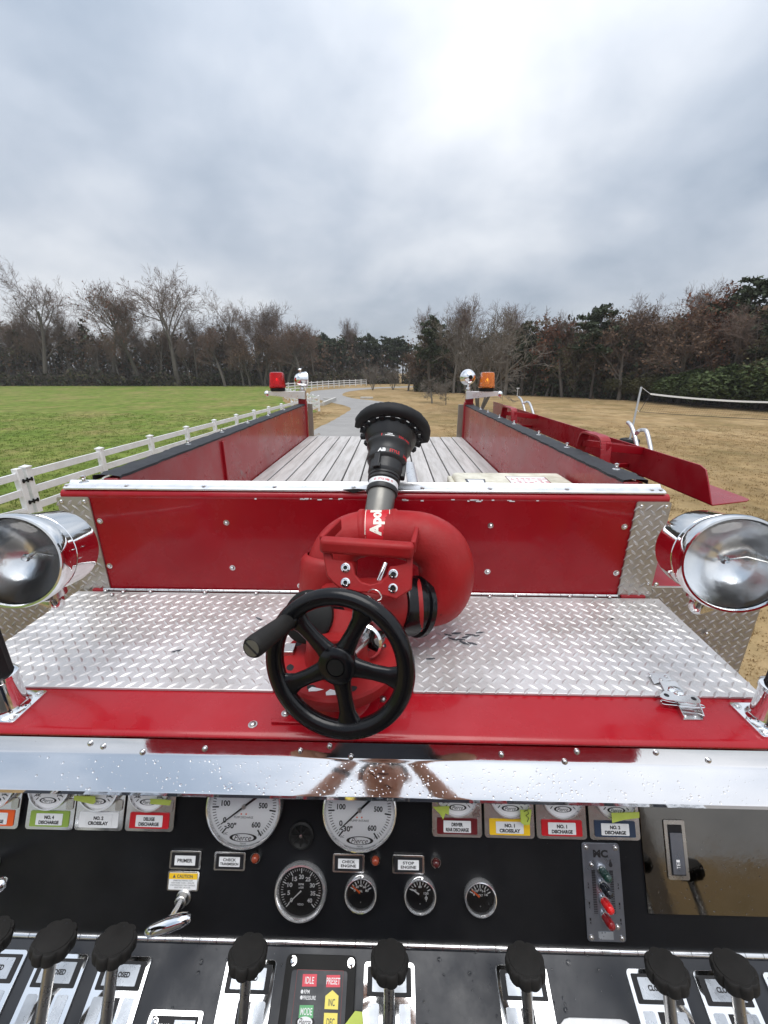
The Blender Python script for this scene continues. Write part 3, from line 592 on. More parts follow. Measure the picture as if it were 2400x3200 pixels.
# big chrome deck lamps facing the operator
def deck_lamp(s_, fx_, fy_, bx_, by_):
    k_ = .83; f0 = at(fx_, fy_, y=.722*k_); b0 = at(bx_, by_, y=.862*k_); M = aim(b0, f0-b0); L = (f0-b0).length
    h = P(MB().lathe([(r__*k_, z__) for r__, z__ in ((1e-4,-.004),(.060,-.003),(.083,.0),(.088,.004),(.089,.012),(.089,L*.60),(.0905,L*.605),(.0905,L*.62),(.0895,L*.625),(.0905,L-.026),(.0955,L-.024),(.0965,L-.019),(.0965,L-.004),(.094,L+.002),(.090,L+.002),(.0885,L-.002))], M, 56), 'deck_lamp', 'chrome', sharp=30)
    MB().lathe([(r__*k_, z__) for r__, z__ in ((.0880,L-.003),(.082,L+.004),(.066,L+.011),(.040,L+.017),(1e-4,L+.019))], M, 40).build('lens', 'clear_glass', h)
    MB().lathe([(max(1e-4,.0875*k_*i/14), L-.046+.042*(i/14)**2) for i in range(14,-1,-1)], M, 56).build('reflector', 'reflector', h)
    MB().lathe([(1e-4,L-.047),(.005,L-.047),(.005,L-.038),(.007,L-.033),(.004,L-.026),(1e-4,L-.025)], M, 16).build('bulb', 'clear_glass', h)
    MB().tube([M @ V((.004,0,L-.036)), M @ V((.025,.01,L-.024)), M @ V((.052,.005,L-.018))], .0015, 6).build('filament_wire', 'steel', h)
    m0 = b0.lerp(f0, .45)+V((0,0,-.073)); xo = .93*s_ if s_ > 0 else -1.02
    mb = MB().tube(spline([m0, m0+V((0,.005,-.035)), V((m0.x+s_*.08,.72,m0.z-.055)), V((xo,.85,m0.z-.06)), V((xo,WY+.004,m0.z-.06))], 6), .012, 12)
    mb.lathe([(.03,0),(.03,.006),(.014,.01)], aim(V((xo,WY+.002,m0.z-.06)), BACK), 20).lathe([(.024,-.01),(.024,.012),(.012,.02)], aim(m0, V((0,0,-1))), 20)
    mb.build('lamp_arm', 'chrome_dull', h)
deck_lamp(-1, 36, 1757, 186, 1710); deck_lamp(1, 2303, 1766, 2182, 1714)
# rotary draw latch on the lid
def latch():
    c0 = at(2060, 2118, z=ZLID); M0 = MX.Translation(c0)
    pxs = lambda l, z: [(p.x, p.y) for p in gpx(l, z=z)]
    k = P(MB().prism(pxs(((2024,2107),(2086,2110),(2098,2130),(2068,2135),(2043,2142)), ZLID), ZLID+.0025, ZLID+.004, I4), 'draw_latch', 'chrome_dull', bev=.0004)
    MB().prism(pxs(((2060,2128),(2112,2128),(2140,2165),(2088,2178)), ZLID+.008), ZLID+.006, ZLID+.008, I4).build('latch_tongue', 'chrome_dull', k, bev=.0005)
    c = at(2112, 2160, z=ZLID+.01); MB().lathe([(.0125,0),(.0125,.003),(.010,.0045),(1e-4,.005)], MX.Translation(c+V((0,0,-.0015))), 24).build('latch_cam', 'chrome', k)
    for q in ((2109,2152),(2113,2163)): bolt(at(*q, z=ZLID+.0130), UP, .0022, parent=k, name='rivet')
    wing = spline([V((*p, 0)) for p in pxs(((2063,2172),(2075,2160),(2095,2162),(2112,2172),(2135,2175),(2165,2172),(2186,2185),(2188,2197),(2170,2200),(2130,2192),(2085,2188),(2066,2180),(2063,2172)), ZLID+.012)], 4)
    w_ = MB().prism([(p.x,p.y) for p in wing[:-1]], ZLID+.0105, ZLID+.0128, I4).build('latch_wing', 'chrome_dull', k)
    for q in ((2083,2172),(2168,2183)): MB().lathe([(.0045,0),(1e-4,.0004)], MX.Translation(at(*q, z=ZLID+.0130)), 14).build('wing_hole', 'ink_black', k)
    zb = ZLG+.0005
    ps = gpx(((2105,2197),(2178,2205),(2196,2252),(2133,2252)), z=ZLG)
    kb = MB(); kb.prism([(p.x,p.y) for p in ps], zb, zb+.002, I4)
    for a, b in ((ps[0],ps[3]),(ps[1],ps[2])): kb.bar(V((a.x,a.y,zb+.006)), V((b.x,b.y,zb+.004)), .0015, .012)
    kb.build('keeper', 'chrome_dull', k)
    a, b = at(2068,2195,z=ZLG+.009), at(2200,2207,z=ZLG+.009)
    ring = spline([a, a+V((.004,.006,0)), a.lerp(b,.3)+V((0,.003,0)), b+V((-.01,.005,0)), b, b+V((-.008,-.004,0)), a.lerp(b,.3)+V((0,-.004,0)), a+V((.002,-.004,0)), a], 4)
    MB().tube(ring, .0012, 8).build('latch_loop', 'chrome', k)
    for q in ((2141,2238),(2172,2240)): bolt(at(*q, z=zb+.002), UP, .0030, parent=k, name='rivet')
    for q in ((2032,2112),(2082,2115),(2066,2125)): bolt(at(*q, z=ZLID+.004), UP, .0030, parent=k, name='rivet')
latch()
P(MB().prism([(p.x,p.y) for p in gpx(((848,2252),(1000,2256),(1000,2268),(848,2264)), z=ZLG)], ZLG+.0005, ZLG+.006, I4), 'ledge_tab', 'red_paint', bev=.001)
for q in ((893,2230),(1195,2185),(790,2265)): bolt(at(*q, z=ZLG), UP, .0055, name='bolt', m='steel')
# ------------------------------------------------------------------ pump operator's panel
HP = V((0,.427,at(1215,2955,y=.427).z)); A1, A2 = R_(61), R_(22)
VU = V((0,math.cos(A1),math.sin(A1))); NU = V((0,-math.sin(A1),math.cos(A1)))
VL = V((0,math.cos(A2),math.sin(A2))); NL = V((0,-math.sin(A2),math.cos(A2)))
MU = frame(HP, V((1,0,0)), VU); ML = frame(HP, V((1,0,0)), VL)
def pu(px, py, h=0.0): q = atp(px, py, HP+NU*h, NU)-HP; return (q.x, q.dot(VU))
def pl(px, py, h=0.0): q = atp(px, py, HP+NL*h, NL)-HP; return (q.x, q.dot(VL))
def up_(u, v, h=0): return MU @ MX.Translation((u, v, h))
def lp_(u, v, h=0): return ML @ MX.Translation((u, v, h))
P(MB().box((-.85,.004,-.012),(.70,.32,0), MU), 'gauge_panel', 'black_panel', bev=.001)
P(MB().box((-.85,-.34,-.012),(.70,-.004,0), ML), 'lever_panel', 'desk_panel', bev=.001)
P(MB().box((-.85,.09,1.3),(.70,.105,2.10)), 'panel_front', 'black_panel')
r_ = random.Random(2)
for i in range(47):                             # stainless piano hinge between the two panels
    x = -.72+i*.0302; P(MB().cyl(HP+V((x,0,.002)), HP+V((x+.0292,0,.002)), .0052, n=12), 'hinge_knuckle', 'chrome_dull')
def wet(r):
    u, v = r.uniform(-.35,.42), -r.random()*.16; return ML @ V((u, v, .0002)), NL
drops(170, 33, wet, .0012, .0042, 'panel_drops', truck, 'clear rain drops standing on the black lever panel')
def wet2(r): return MU @ V((r.uniform(-.5,.6), r.uniform(.01,.18), .0002)), NU
drops(90, 34, wet2, .0005, .0014, 'panel_specks', truck, 'tiny rain drops on the black gauge panel')
# large compound gauges
def needle(mb, M, ang, r, back, w_, h):
    a = R_(ang); d = (math.cos(a), math.sin(a)); n_ = (-d[1], d[0])
    pts = [(-d[0]*back-n_[0]*w_*.7, -d[1]*back-n_[1]*w_*.7),(d[0]*r-n_[0]*w_*.2, d[1]*r-n_[1]*w_*.2),(d[0]*r+n_[0]*w_*.2, d[1]*r+n_[1]*w_*.2),(-d[0]*back+n_[0]*w_*.7, -d[1]*back+n_[1]*w_*.7)]
    return mb.prism(pts, h, h+.0008, M)
def ticks(mb, M, a0, a1, n, r0, r1, w_, h, major=None, r0m=None, wm=None):
    for i in range(n+1):
        a = R_(a0+(a1-a0)*i/n); big_ = major and i % major == 0
        ra = r0m if big_ else r0; ww = wm if big_ else w_
        m_ = M @ MX.Rotation(a, 4, 'Z'); mb.box((ra,-ww/2,h),(r1,ww/2,h+.0004), m_)
def logo(mbk, mbw, M, w_, h, z):               # oval badge: black lens with white oval and script lettering
    E = lambda a, b, n=28: [(a*math.cos(2*math.pi*i/n), b*math.sin(2*math.pi*i/n)) for i in range(n)]
    mbk.prism(E(w_/2,h/2), z, z+.0003, M); mbw.prism(E(w_*.39,h*.43), z+.0003, z+.0006, M); mbk.text('Pierce', M @ MX.Translation((0,0,z+.0008)), h*.62, w_*.60, .0, .35)
def big_gauge(px, py, ex, word, tilt):
    u, v = pu(px, py, .018); R = abs(pu(ex, py+10, .018)[0]-u); M = up_(u, v)
    g = P(MB().lathe([(R*.97,0),(R,.004),(R,.020),(R*.985,.0235),(R*.955,.0245),(R*.93,.0225),(R*.915,.0175)], M, 64), 'pressure_gauge', 'bezel_chrome')
    MB().lathe([(R*.925,.0165),(1e-4,.0165)], M, 56).build('dial', 'dial_white', g)
    k = MB(); w_ = MB(); h = .0168
    ticks(k, M, 230, 305-360, 60, R*.76, R*.85, R*.014, h, 10, R*.68, R*.034)
    for s_, x, y, hh in (('100',-.50,.06,.125),('0',-.50,-.34,.125),('-30"',-.34,-.47,.125),('500',.50,.02,.125),('600',.34,-.44,.125),('200',-.42,.42,.125),('300',0,.60,.125),('400',.42,.42,.125)):
        k.text(s_, M @ MX.Translation((x*R,y*R,h)), hh*R*1.1, None if len(s_) < 2 else hh*R*.62*len(s_), .03)
    k.text('VAC', M @ MX.Translation((-.46*R,-.66*R,h)), .06*R, .12*R); k.text('psi', M @ MX.Translation((.46*R,-.66*R,h)), .075*R, .10*R)
    k.text(word, M @ MX.Translation((0,-.27*R,h)), .052*R, .50*R)
    logo(k, w_, M @ MX.Translation((.02*R,-.745*R,0)), .72*R, .20*R, h)
    k.text('TEXAS', M @ MX.Translation((0.02*R,-.885*R,h)), .035*R, .16*R)
    k.build('lettering', 'ink_black', g); w_.build('badge_oval', 'dial_white', g)
    n_ = needle(MB(), M, tilt, R*.72, R*.45, R*.045, .0190); n_.build('needle', 'ink_black', g)
    MB().lathe([(R*.055,.0168),(R*.055,.0212),(R*.04,.0222),(1e-4,.0222)], M, 16).build('needle_hub', 'steel', g)
    d = MB()
    for x in (-.07,.06): d.prism([(R*(x+.02*math.cos(2*math.pi*i/8)), R*(-.19+.02*math.sin(2*math.pi*i/8))) for i in range(8)], h, h+.0003, M)
    d.build('dial_dots', 'needle_orange', g)
    MB().lathe([(R*.93,.0222),(R*.5,.0240),(1e-4,.0245)], M, 40).build('glass', 'clear_glass', g)
big_gauge(763, 2520, 880, 'PUMP DISCHARGE', 216); big_gauge(1124, 2531, 1240, 'PUMP INTAKE', 222)
# row of discharge gauges with coloured name plates
GP = [(-10,'NO. 3','DISCHARGE','label_orange'),(161,'NO. 4','DISCHARGE','label_green'),(314,'NO. 2','CROSSLAY','label_plain'),(471,'DELUGE','DISCHARGE','label_red'),
      (1427,'DRIVER','REAR DISCHARGE','label_maroon'),(1590,'NO. 1','CROSSLAY','label_yellow'),(1752,'NO. 1','DISCHARGE','label_red'),(1917,'NO. 2','DISCHARGE','label_navy')]
for i, (px, t1, t2, mname) in enumerate(GP):
    py = 2586+(px-161)*.0185; u, v0 = pu(px, py); W = .0445; M = up_(u, v0)
    g = P(MB().rrect(-W,0,W,.118,.0002,.007,.006, M), 'discharge_gauge', 'chrome_dull', bev=.0012)
    MB().rrect(-.036,.0055,.036,.0315,.0071,.0082,.002, M).build('name_frame', mname, g)
    MB().rrect(-.0245,.0085,.0245,.0275,.0083,.0090,.001, M).build('name_card', 'label_white', g)
    k = MB().text(t1, M @ MX.Translation((0,.0215,.0092)), .0060, .0022*len(t1)+.007, .05)
    k.text(t2, M @ MX.Translation((0,.0132,.0092)), .0060, .041 if len(t2) > 9 else .037, .05).build('lettering', 'ink_black', g)
    c = M @ MX.Translation((0,.076,.007)); R = .039
    MB().lathe([(R,0),(R,.012),(R*.97,.0145),(R*.92,.0145),(R*.89,.011)], c, 40).build('gauge_case', 'bezel_chrome', g)
    MB().lathe([(R*.9,.0105),(1e-4,.0105)], c, 36).build('dial', 'dial_white', g)
    k = MB(); w_ = MB(); ticks(k, c, 225, -45, 20, R*.66, R*.8, R*.03, .0107); logo(k, w_, c @ MX.Translation((0,-R*.58,0)), R*.8, R*.26, .0107)
    k.text('VAC', c @ MX.Translation((-R*.5,-R*.36,.0108)), R*.13, R*.25, .02); k.text('psi', c @ MX.Translation((R*.5,-R*.36,.0108)), R*.13, R*.2, .02)
    needle(k, c, 218, R*.6, R*.15, R*.05, .0115); k.build('dial_print', 'ink_black', g); w_.build('badge_oval', 'dial_white', g)
    MB().rrect(.028,.034,.041,.052,.0071,.0088,.003, M).build('drain_tab', 'steel', g)
# label plates with printed cards
def card(px, py, ww, hh, lines, name='label_plate'):
    u, v = pu(px, py); M = up_(u, v)
    g = P(MB().rrect(-ww/2,-hh/2,ww/2,hh/2,.0002,.0035,.003, M), name, 'chrome_dull', bev=.0008)
    MB().rrect(-ww*.44,-hh*.40,ww*.44,hh*.40,.0036,.0040,.001, M).build('card_backing', 'ink_black', g)
    MB().rrect(-ww*.33,-hh*.26,ww*.33,hh*.26,.0041,.0047,.0005, M).build('card', 'label_white', g)
    k = MB(); n = len(lines)
    for i, t in enumerate(lines): k.text(t, M @ MX.Translation((0,(n-1)*.5*hh*.22-i*hh*.22,.0049)), hh*(.2 if n == 1 else .16), min(ww*.58, ww*.062*len(t)+.006), .03)
    k.build('lettering', 'ink_black', g)
card(582, 2684, .0565, .0295, ('PRIMER',)); card(720, 2688, .0565, .0295, ('CHECK','TRANSMISSION')); card(1090, 2694, .0565, .0295, ('CHECK','ENGINE')); card(1276, 2698, .0565, .0295, ('STOP','ENGINE'))
def caution():
    u, v = pu(575, 2750); M = up_(u, v); ww, hh = .0565, .031
    g = P(MB().rrect(-ww/2,-hh/2,ww/2,hh/2,.0002,.003,.003, M), 'caution_plate', 'chrome_dull', bev=.0008)
    MB().rrect(-ww*.45,-hh*.42,ww*.45,hh*.42,.0031,.0036,.001, M).build('card', 'label_white', g)
    MB().box((-ww*.45,hh*.12,.0037),(ww*.45,hh*.42,.0041), M).build('caution_band', 'label_yellow', g)
    k = MB().text('CAUTION', M @ MX.Translation((.003,hh*.27,.0043)), hh*.17, ww*.5, .02); k.prism([(-.019,hh*.19),(-.0135,hh*.19),(-.01625,hh*.36)], .0042, .0043, M)
    for i, (t, f) in enumerate((('OPERATING PRIMING PUMP',.62),('FOR MORE THAN 1 MINUTE',.72),('CONTINUOUSLY MAY DAMAGE',.78),('ELECTRIC MOTOR',.5))): k.text(t, M @ MX.Translation((0,hh*(.04-i*.115),.0038)), hh*.075, ww*f)
    k.build('lettering', 'ink_grey', g)
caution()
def pilot(px, py, m):
    u, v = pu(px, py); M = up_(u, v)
    g = P(MB().lathe([(.0105,0),(.0105,.004),(.0085,.009),(.0078,.009)], M, 24), 'warning_lamp', 'chrome_dull')
    MB().lathe([(.0070,.006),(.0066,.011),(.0052,.0145),(.003,.016),(1e-4,.0162)], M, 20).build('lens', m, g)
pilot(803, 2672, 'lens_amber'); pilot(1174, 2679, 'lens_amber'); pilot(1361, 2686, 'lens_dark')
# black dial gauges
def black_gauge(px, py, ex, kind):
    u, v = pu(px, py, .008); R = abs(pu(ex, py, .008)[0]-u); M = up_(u, v)
    g = P(MB().lathe([(R*.98,0),(R,.003),(R,.008),(R*.96,.012),(R*.90,.0125),(R*.85,.009),(R*.82,.005)], M, 48), {'t':'tachometer','o':'oil_gauge','c':'temperature_gauge','v':'volt_gauge'}[kind], 'bezel_chrome')
    MB().lathe([(R*.84,.0045),(1e-4,.0045)], M, 40).build('dial', 'dial_black', g)
    k = MB(); h = .0048; T = lambda s_, x, y, hh, ww=None: k.text(s_, M @ MX.Translation((x*R,y*R,h)), hh*R, None if ww is None else ww*R, .03)
    if kind == 't':
        ticks(k, M, 225, -45, 40, R*.68, R*.76, R*.012, h, 5, R*.60, R*.030)
        for i, s_ in enumerate(('0','5','10','15','20','25','30','35','40')):
            a = R_(222-264*i/8); T(s_, .47*math.cos(a), .47*math.sin(a), .15, .085*len(s_)+.02)
        T('RPM', 0, .22, .07, .2); T('x100', 0, .11, .07, .2); T('VDO', 0, -.45, .075, .24); needle(k, M, 222, R*.62, R*.02, R*.035, .0056)
    else:
        ticks(k, M, 155, 25, 8, R*.55, R*.70, R*.035, h, 2, R*.50, R*.05)
        if kind == 'o':
            for s_, a in (('0',160),('20',125),('40',90),('60',55),('80',20)): T(s_, .40*math.cos(R_(a)), .40*math.sin(R_(a)), .13, .09*len(s_)+.02)
            T('OIL', 0, .10, .12, .22)
        elif kind == 'v':
            for s_, a in (('8',160),('10',125),('12',90),('14',55),('16',20)): T(s_, .40*math.cos(R_(a)), .40*math.sin(R_(a)), .13, .09*len(s_)+.02)
            T('VOLT', 0, .10, .12, .32)
        else:
            for s_, a in (('40',150),('80',90),('120',10)): T(s_, .38*math.cos(R_(a)), .42*math.sin(R_(a)), .13, .09*len(s_)+.02)
            needle(k, M, 148, R*.62, -R*.08, R*.06, .0056); k.lathe([(R*.09,h),(R*.05,h)], M @ MX.Translation((R*.38,-R*.18,0)), 12); k.box((R*.36,-R*.36,h),(R*.40,-R*.02,h+.0002), M)
        T('V', 0, -.5, .07)
        if kind != 'c': needle(MB(), M, 143, R*.68, -R*.06, R*.085, .0056).build('needle', 'needle_orange', g)
    k.build('lettering', 'ink_white', g)
    MB().lathe([(R*.82,.0095),(1e-4,.0105)], M, 32).build('glass', 'clear_glass', g)
black_gauge(939, 2788, 1021, 't'); black_gauge(1127, 2795, 1178, 'o'); black_gauge(1313, 2800, 1364, 'c'); black_gauge(1502, 2808, 1553, 'v')
# blanking buzzer between the big gauges
u, v = pu(943, 2606); M = up_(u, v)
bz = P(MB().lathe([(.0225,0),(.0225,.006),(.019,.008),(.016,.005),(.013,.004),(1e-4,.004)], M, 28), 'buzzer', 'black_plastic')
k = MB()
for a in range(0, 180, 45): k.cbox((0,0,.0055),(.034,.003,.002), M @ MX.Rotation(R_(a), 4, 'Z'))
k.build('buzzer_grille', 'black_plastic', bz); MB().lathe([(.004,.004),(.003,.008),(1e-4,.0085)], M, 12).build('screw', 'steel', bz)
# T-handles of pull controls
def thandle(px, py, a, b):
    u, v = pu(px, py); base = MU @ V((u, v, 0)); g = P(MB().lathe([(.013,0),(.013,.004),(.0105,.006),(.010,.016),(.0075,.018)], up_(u, v), 24), 'pull_control', 'steel')
    pa, pb = atp(a[0], a[1], base+NU*.085, NU), atp(b[0], b[1], base+NU*.085, NU); mid = pa.lerp(pb, .5)
    MB().tube([base+NU*.012, base.lerp(mid, .5)+NU*.002, mid], [.0072,.0062,.0075], 14).build('pull_rod', 'chrome_dull', g)
    MB().tube([pa.lerp(pb, t) for t in (0,.06,.2,.4,.5,.6,.8,.94,1)], [.004,.0078,.0098,.0108,.0112,.0108,.0096,.0072,.003], 18).build('pull_handle', 'chrome', g)
thandle(577, 2800, (456, 2912), (597, 2866)); thandle(-20, 2690, (-60, 2800), (22, 2752))
# tank level indicator plate
def level_plate():
    u0, v0 = pu(1830, 2937); u1, v1 = pu(1935, 2633); M = up_((u0+u1)/2, (v0+v1)/2); w_, h = abs(u1-u0)*1.06, v1-v0; w_ = .066
    g = P(MB().rrect(-w_/2,-h/2,w_/2,h/2,.0002,.003,.005, M), 'level_indicator', 'plate_grey', bev=.0006)
    k = MB().text('MC', M @ MX.Translation((-.001,h*.39,.0032)), .0125, .026, .05)
    dr = [(.0155+.0032*math.cos(R_(t)), h*.275+.0035*math.sin(R_(t))) for t in range(-225, 46, 30)]+[(.0155, h*.275+.009)]
    k.prism(dr, .0031, .0034, M)
    for s_ in (-1, 1):
        for i in range(26): k.box((s_*.0155-.0032, -h*.22+i*h*.017, .0031), (s_*.0155+.0032, -h*.22+i*h*.017+h*(.006+.008*i/26), .0034), M)
        for t, y in (('3',.075),('4',.04),('1',-.12),('2',-.155),('1',-.28),('4',-.315)): k.text(t, M @ MX.Translation((s_*.026,h*y,.0033)), .0042, .0026, .02)
    k.build('lettering', 'ink_black', g)
    MB().box((-.014,-h*.475,.0031),(.0115,-h*.40,.0036), M).build('blank_label', 'label_silver', g)
    for x, y in ((-.026,h*.455),(.026,h*.455),(-.026,-h*.46),(.026,-h*.46),(-.018,h*.275),(.020,-h*.35)): bolt(M @ V((x,y,.003)), NU, .0030, parent=g, name='screw')
    for i, m_ in enumerate(('led_green','led_black','led_red','led_maroon')):
        c = M @ MX.Translation((-.001,h*(.225-.155*i),.003)); MB().lathe([(.0088,0),(.0088,.003),(.0078,.005),(.0072,.005)], c, 20).build('led_ring', 'chrome', g)
        MB().lathe([(.0072,.003),(.0072,.020),(.006,.0245),(.003,.0265),(1e-4,.027)], c, 20).build('led', m_, g)
level_plate()
# polished plate at the right with an inset rocker switch
ua, va = pu(2030, 2852); P_ = P(MB().box((ua-.004,va,.0004),(.69,.30,.003), MU), 'mirror_plate', 'plate_steel', bev=.0005)
def wet3(r): return MU @ V((r.uniform(ua+.005,.66), r.uniform(va+.004,.19), .0032)), NU
drops(170, 35, wet3, .0005, .0014, 'plate_drops', P_, 'tiny rain drops on the polished plate')
u, v = pu(2108, 2650); M = up_(u, v)
sw = P(MB().rrect(-.0185,-.047,.0185,.047,.0031,.0052,.003, M), 'rocker_switch', 'steel', bev=.0005)
MB().rrect(-.0125,-.040,.0125,.040,.0053,.0056,.001, M).build('switch_well', 'ink_black', sw)
MB().rrect(-.0105,-.037,.0105,.028,.0057,.0078,.001, M).build('switch_rocker', 'plate_grey', sw)
k = MB()
for i, t in enumerate(('T','E','I')): k.text(t, M @ MX.Translation((-.001,-.026+i*.005,.0080)) @ MX.Rotation(R_(90), 4, 'Z'), .006, .004, .0)
k.build('lettering', 'ink_white', sw)
# ------------------------------------------------------------------ valve levers on the lower panel
def lever(px, ptop, kx, ky):
    u, v = pl(px, ptop); M = lp_(u, v); W = .0425; VB = -.335-v
    g = P(MB().rrect(-W,VB,W,0,.0002,.0045,.006, M), 'valve_lever', 'chrome', bev=.001)
    MB().rrect(-W*.86,-.0385,W*.86,-.0055,.0046,.0056,.002, M).build('label_backing', 'ink_black', g)
    MB().rrect(-W*.66,-.0335,W*.66,-.0095,.0057,.0066,.001, M).build('position_label', 'label_silver', g)
    MB().text('CLOSED', M @ MX.Translation((0,-.0210,.0068)), .0066, .030, .045).build('lettering', 'ink_black', g)
    for s_ in (-1, 1): MB().rrect(min(s_*.016,s_*.034),VB+.02,max(s_*.016,s_*.034),-.0455,.0046,.0053,.003, M).build('scale_strip', 'label_silver', g)
    MB().box((-.0105,VB+.02,.0046),(.0105,-.046,.0050), M).build('slot', 'ink_black', g)
    kp = at(kx, ky, y=.356); d = V((0,.326,.945)); t = (kp-HP).dot(NL)/d.dot(NL); foot = kp-d*(t+.01); foot.x += (HP.x+u-foot.x)*.6
    d = (kp-foot).normalized()
    MB().tube([foot, kp-d*.012], .0078, 16).build('rod', 'steel', g)
    mb = MB(); n = 96; K = aim(kp-d*.013, d); R = .0285
    prof = [(.55,-.006),(.92,-.0055),(.985,-.002),(1.0,.004),(1.0,.009),(.965,.0125),(.93,.0135)]
    for r, z in prof:
        for i in range(n):
            a = 2*math.pi*i/n; sc_ = abs(math.sin(4.5*a)); k_ = 1-.13*(1-sc_**.5)*(1 if r > .6 else .6); mb.v.append(K @ V((R*r*k_*math.cos(a), R*r*k_*math.sin(a), z)))
    for j in range(len(prof)-1):
        for i in range(n): mb.f.append((j*n+i, j*n+(i+1) % n, (j+1)*n+(i+1) % n, (j+1)*n+i)); mb.mi.append(0)
    mb.lathe([(R*.80,.0135),(R*.78,.0146),(R*.5,.0152),(1e-4,.0154)], K, 40)
    mb.add([K @ V((R*.93*(1-.13*(1-abs(math.sin(4.5*2*math.pi*i/n))**.5))*math.cos(2*math.pi*i/n), R*.93*(1-.13*(1-abs(math.sin(4.5*2*math.pi*i/n))**.5))*math.sin(2*math.pi*i/n), .0135)) for i in range(n)], [tuple(range(n))]); mb.lathe([(1e-4,-.006),(R*.6,-.006)], K, 24)
    kn = mb.build('knob', 'black_knob', g)
    MB().lathe([(.0016,.0148),(1e-4,.0151)], K @ MX.Translation((R*.2,-R*.62,.0004)), 8).build('knob_hole', 'ink_black', g)
for a in ((20,2966,-30,2918),(208,2980,172,2928),(403,2988,362,2938),(790,2998,776,2970),(1217,3006,1217,2990),(1625,3017,1640,2999),(2030,3028,2082,3020),(2238,3034,2292,3022),(2455,3040,2500,3040)): lever(*a)
# engine governor keypad
def keypad():
    u0, v0 = pl(1007, 2984); M = lp_(u0, v0)
    g = P(MB().rrect(-.059,-.22,.059,0,.0002,.008,.008, M), 'governor_keypad', 'black_plastic', bev=.0015)
    MB().rrect(-.047,-.21,.046,-.018,.0081,.0095,.004, M).build('membrane', 'desk_panel', g)
    def loc(px, py): a, b = pl(px, py, .0095); return a-u0, b-v0
    def btn(l, m, name, txt, tm, hh, ww):
        pts = [loc(*q) for q in l]; MB().prism(pts, .0096, .0102, M).build(name, m, g)
        xs = [p[0] for p in pts]; ys = [p[1] for p in pts]; return txt and MB().text(txt, M @ MX.Translation(((min(xs)+max(xs))/2, (min(ys)+max(ys))/2-(.003 if txt == 'INC' else 0), .0104)), hh, ww, .01).build('lettering', tm, g)
    btn(((944,3083),(989,3083),(991,3044),(947,3044)), 'button_red', 'button', 'IDLE', 'ink_white', .0075, .0145)
    btn(((1019,3085),(1063,3085),(1063,3047),(1021,3047)), 'button_red', 'button', 'PRESET', 'ink_white', .0075, .0225)
    btn(((933,3181),(978,3182),(980,3141),(937,3141)), 'button_green', 'button', 'MODE', 'ink_white', .0075, .0185)
    btn(((1014,3153),(1056,3155),(1058,3112),(1039,3094),(1017,3112)), 'button_yellow', 'button', 'INC', 'ink_grey', .0075, .0105)
    btn(((1010,3222),(1053,3224),(1055,3166),(1013,3165)), 'button_yellow', 'button', 'DEC', 'ink_grey', .0075, .0125)
    k = MB(); w_ = MB()
    for t, px, py, ww in (('RPM',959,3099,.009),('PRESSURE',967,3118,.0205)): x, y = loc(px, py); k.text(t, M @ MX.Translation((x,y,.0098)), .0042, ww, .01)
    for px, py in ((944,3099),(942,3117)): x, y = loc(px, py); k.lathe([(.0022,.0097),(1e-4,.0102)], M @ MX.Translation((x,y,0)), 10)
    x, y = loc(953, 3194); logo(w_, k, M @ MX.Translation((x,y,0)), .030, .013, .0097)
    k.build('lettering', 'ink_white', g); w_.build('badge', 'ink_black', g)
    ln = MB(); a, b = loc(930, 3030), loc(1073, 3036)
    for p0, p1 in (((a[0],a[1]),(b[0],a[1])),((a[0],a[1]),(a[0],-.2)),((b[0],a[1]),(b[0],-.2))):
        ln.box((min(p0[0],p1[0])-.0004,min(p0[1],p1[1])-.0004,.0096),(max(p0[0],p1[0])+.0004,max(p0[1],p1[1])+.0004,.0098), M)
    ln.build('border_line', 'label_maroon', g)
    for px, py in ((916,3002),(1097,3009)): x, y = loc(px, py); bolt(M @ V((x,y,.008)), NL, .0042, parent=g, name='screw', m='chrome', dome=.3)
keypad()
def job_plate():
    u, v = pl(557, 3156); M = lp_(u, v)
    g = P(MB().rrect(-.043,-.07,.043,0,.0002,.003,.004, M), 'serial_plate', 'chrome', bev=.0008)
    MB().rrect(-.037,-.066,.037,-.006,.0031,.0035,.002, M).build('plate_print', 'ink_black', g)
    MB().box((.0,-.022,.0036),(.033,-.010,.0040), M).build('number_window', 'label_silver', g)
    MB().text('JOB NO.', M @ MX.Translation((-.016,-.0165,.0037)), .0052, .022, .01).build('lettering', 'ink_white', g)
    MB().text('067777', M @ MX.Translation((.0165,-.0165,.0042)), .006, .022, .01).build('number', 'ink_grey', g)
    bolt(M @ V((-.031,-.0125,.003)), NL, .0035, parent=g, name='rivet', m='chrome')
job_plate()
u, v = pl(1857, 3182); P(MB().rrect(-.062,-.09,.062,0,.0002,.0035,.022, lp_(u, v)), 'blank_plate', 'label_white', bev=.001)
# scraps of yellow-green tape stuck to the gauges
def tape(label, pxs, h, panel='u', curl=.004):
    pts = [atp(px, py, HP+(NU if panel == 'u' else NL)*h, NU if panel == 'u' else NL) for px, py in pxs]; N_ = NU if panel == 'u' else NL
    n = len(pts); mid = sum(pts, V((0,0,0)))/n; M = frame(mid, V((1,0,0)), VU if panel == 'u' else VL); inv = M.inverted()
    loc = [inv @ p for p in pts]; mb = MB(); top = []; r = random.Random(len(label))
    mb.prism([(p.x, p.y) for p in loc], 0, .0007, M)
    mb.v = [p+N_*(curl*math.sin((p-mid).x*160+(p-mid).z*120)) for p in mb.v]
    return tag(mb.build('tape_strip', 'tape', sharp=60), label, 'tape', 'strips of yellow-green tape')
tape('yellow-green tape strip across the white crosslay gauge', ((232,2500),(292,2512),(300,2506),(298,2488),(232,2486)), .024, curl=.0008)
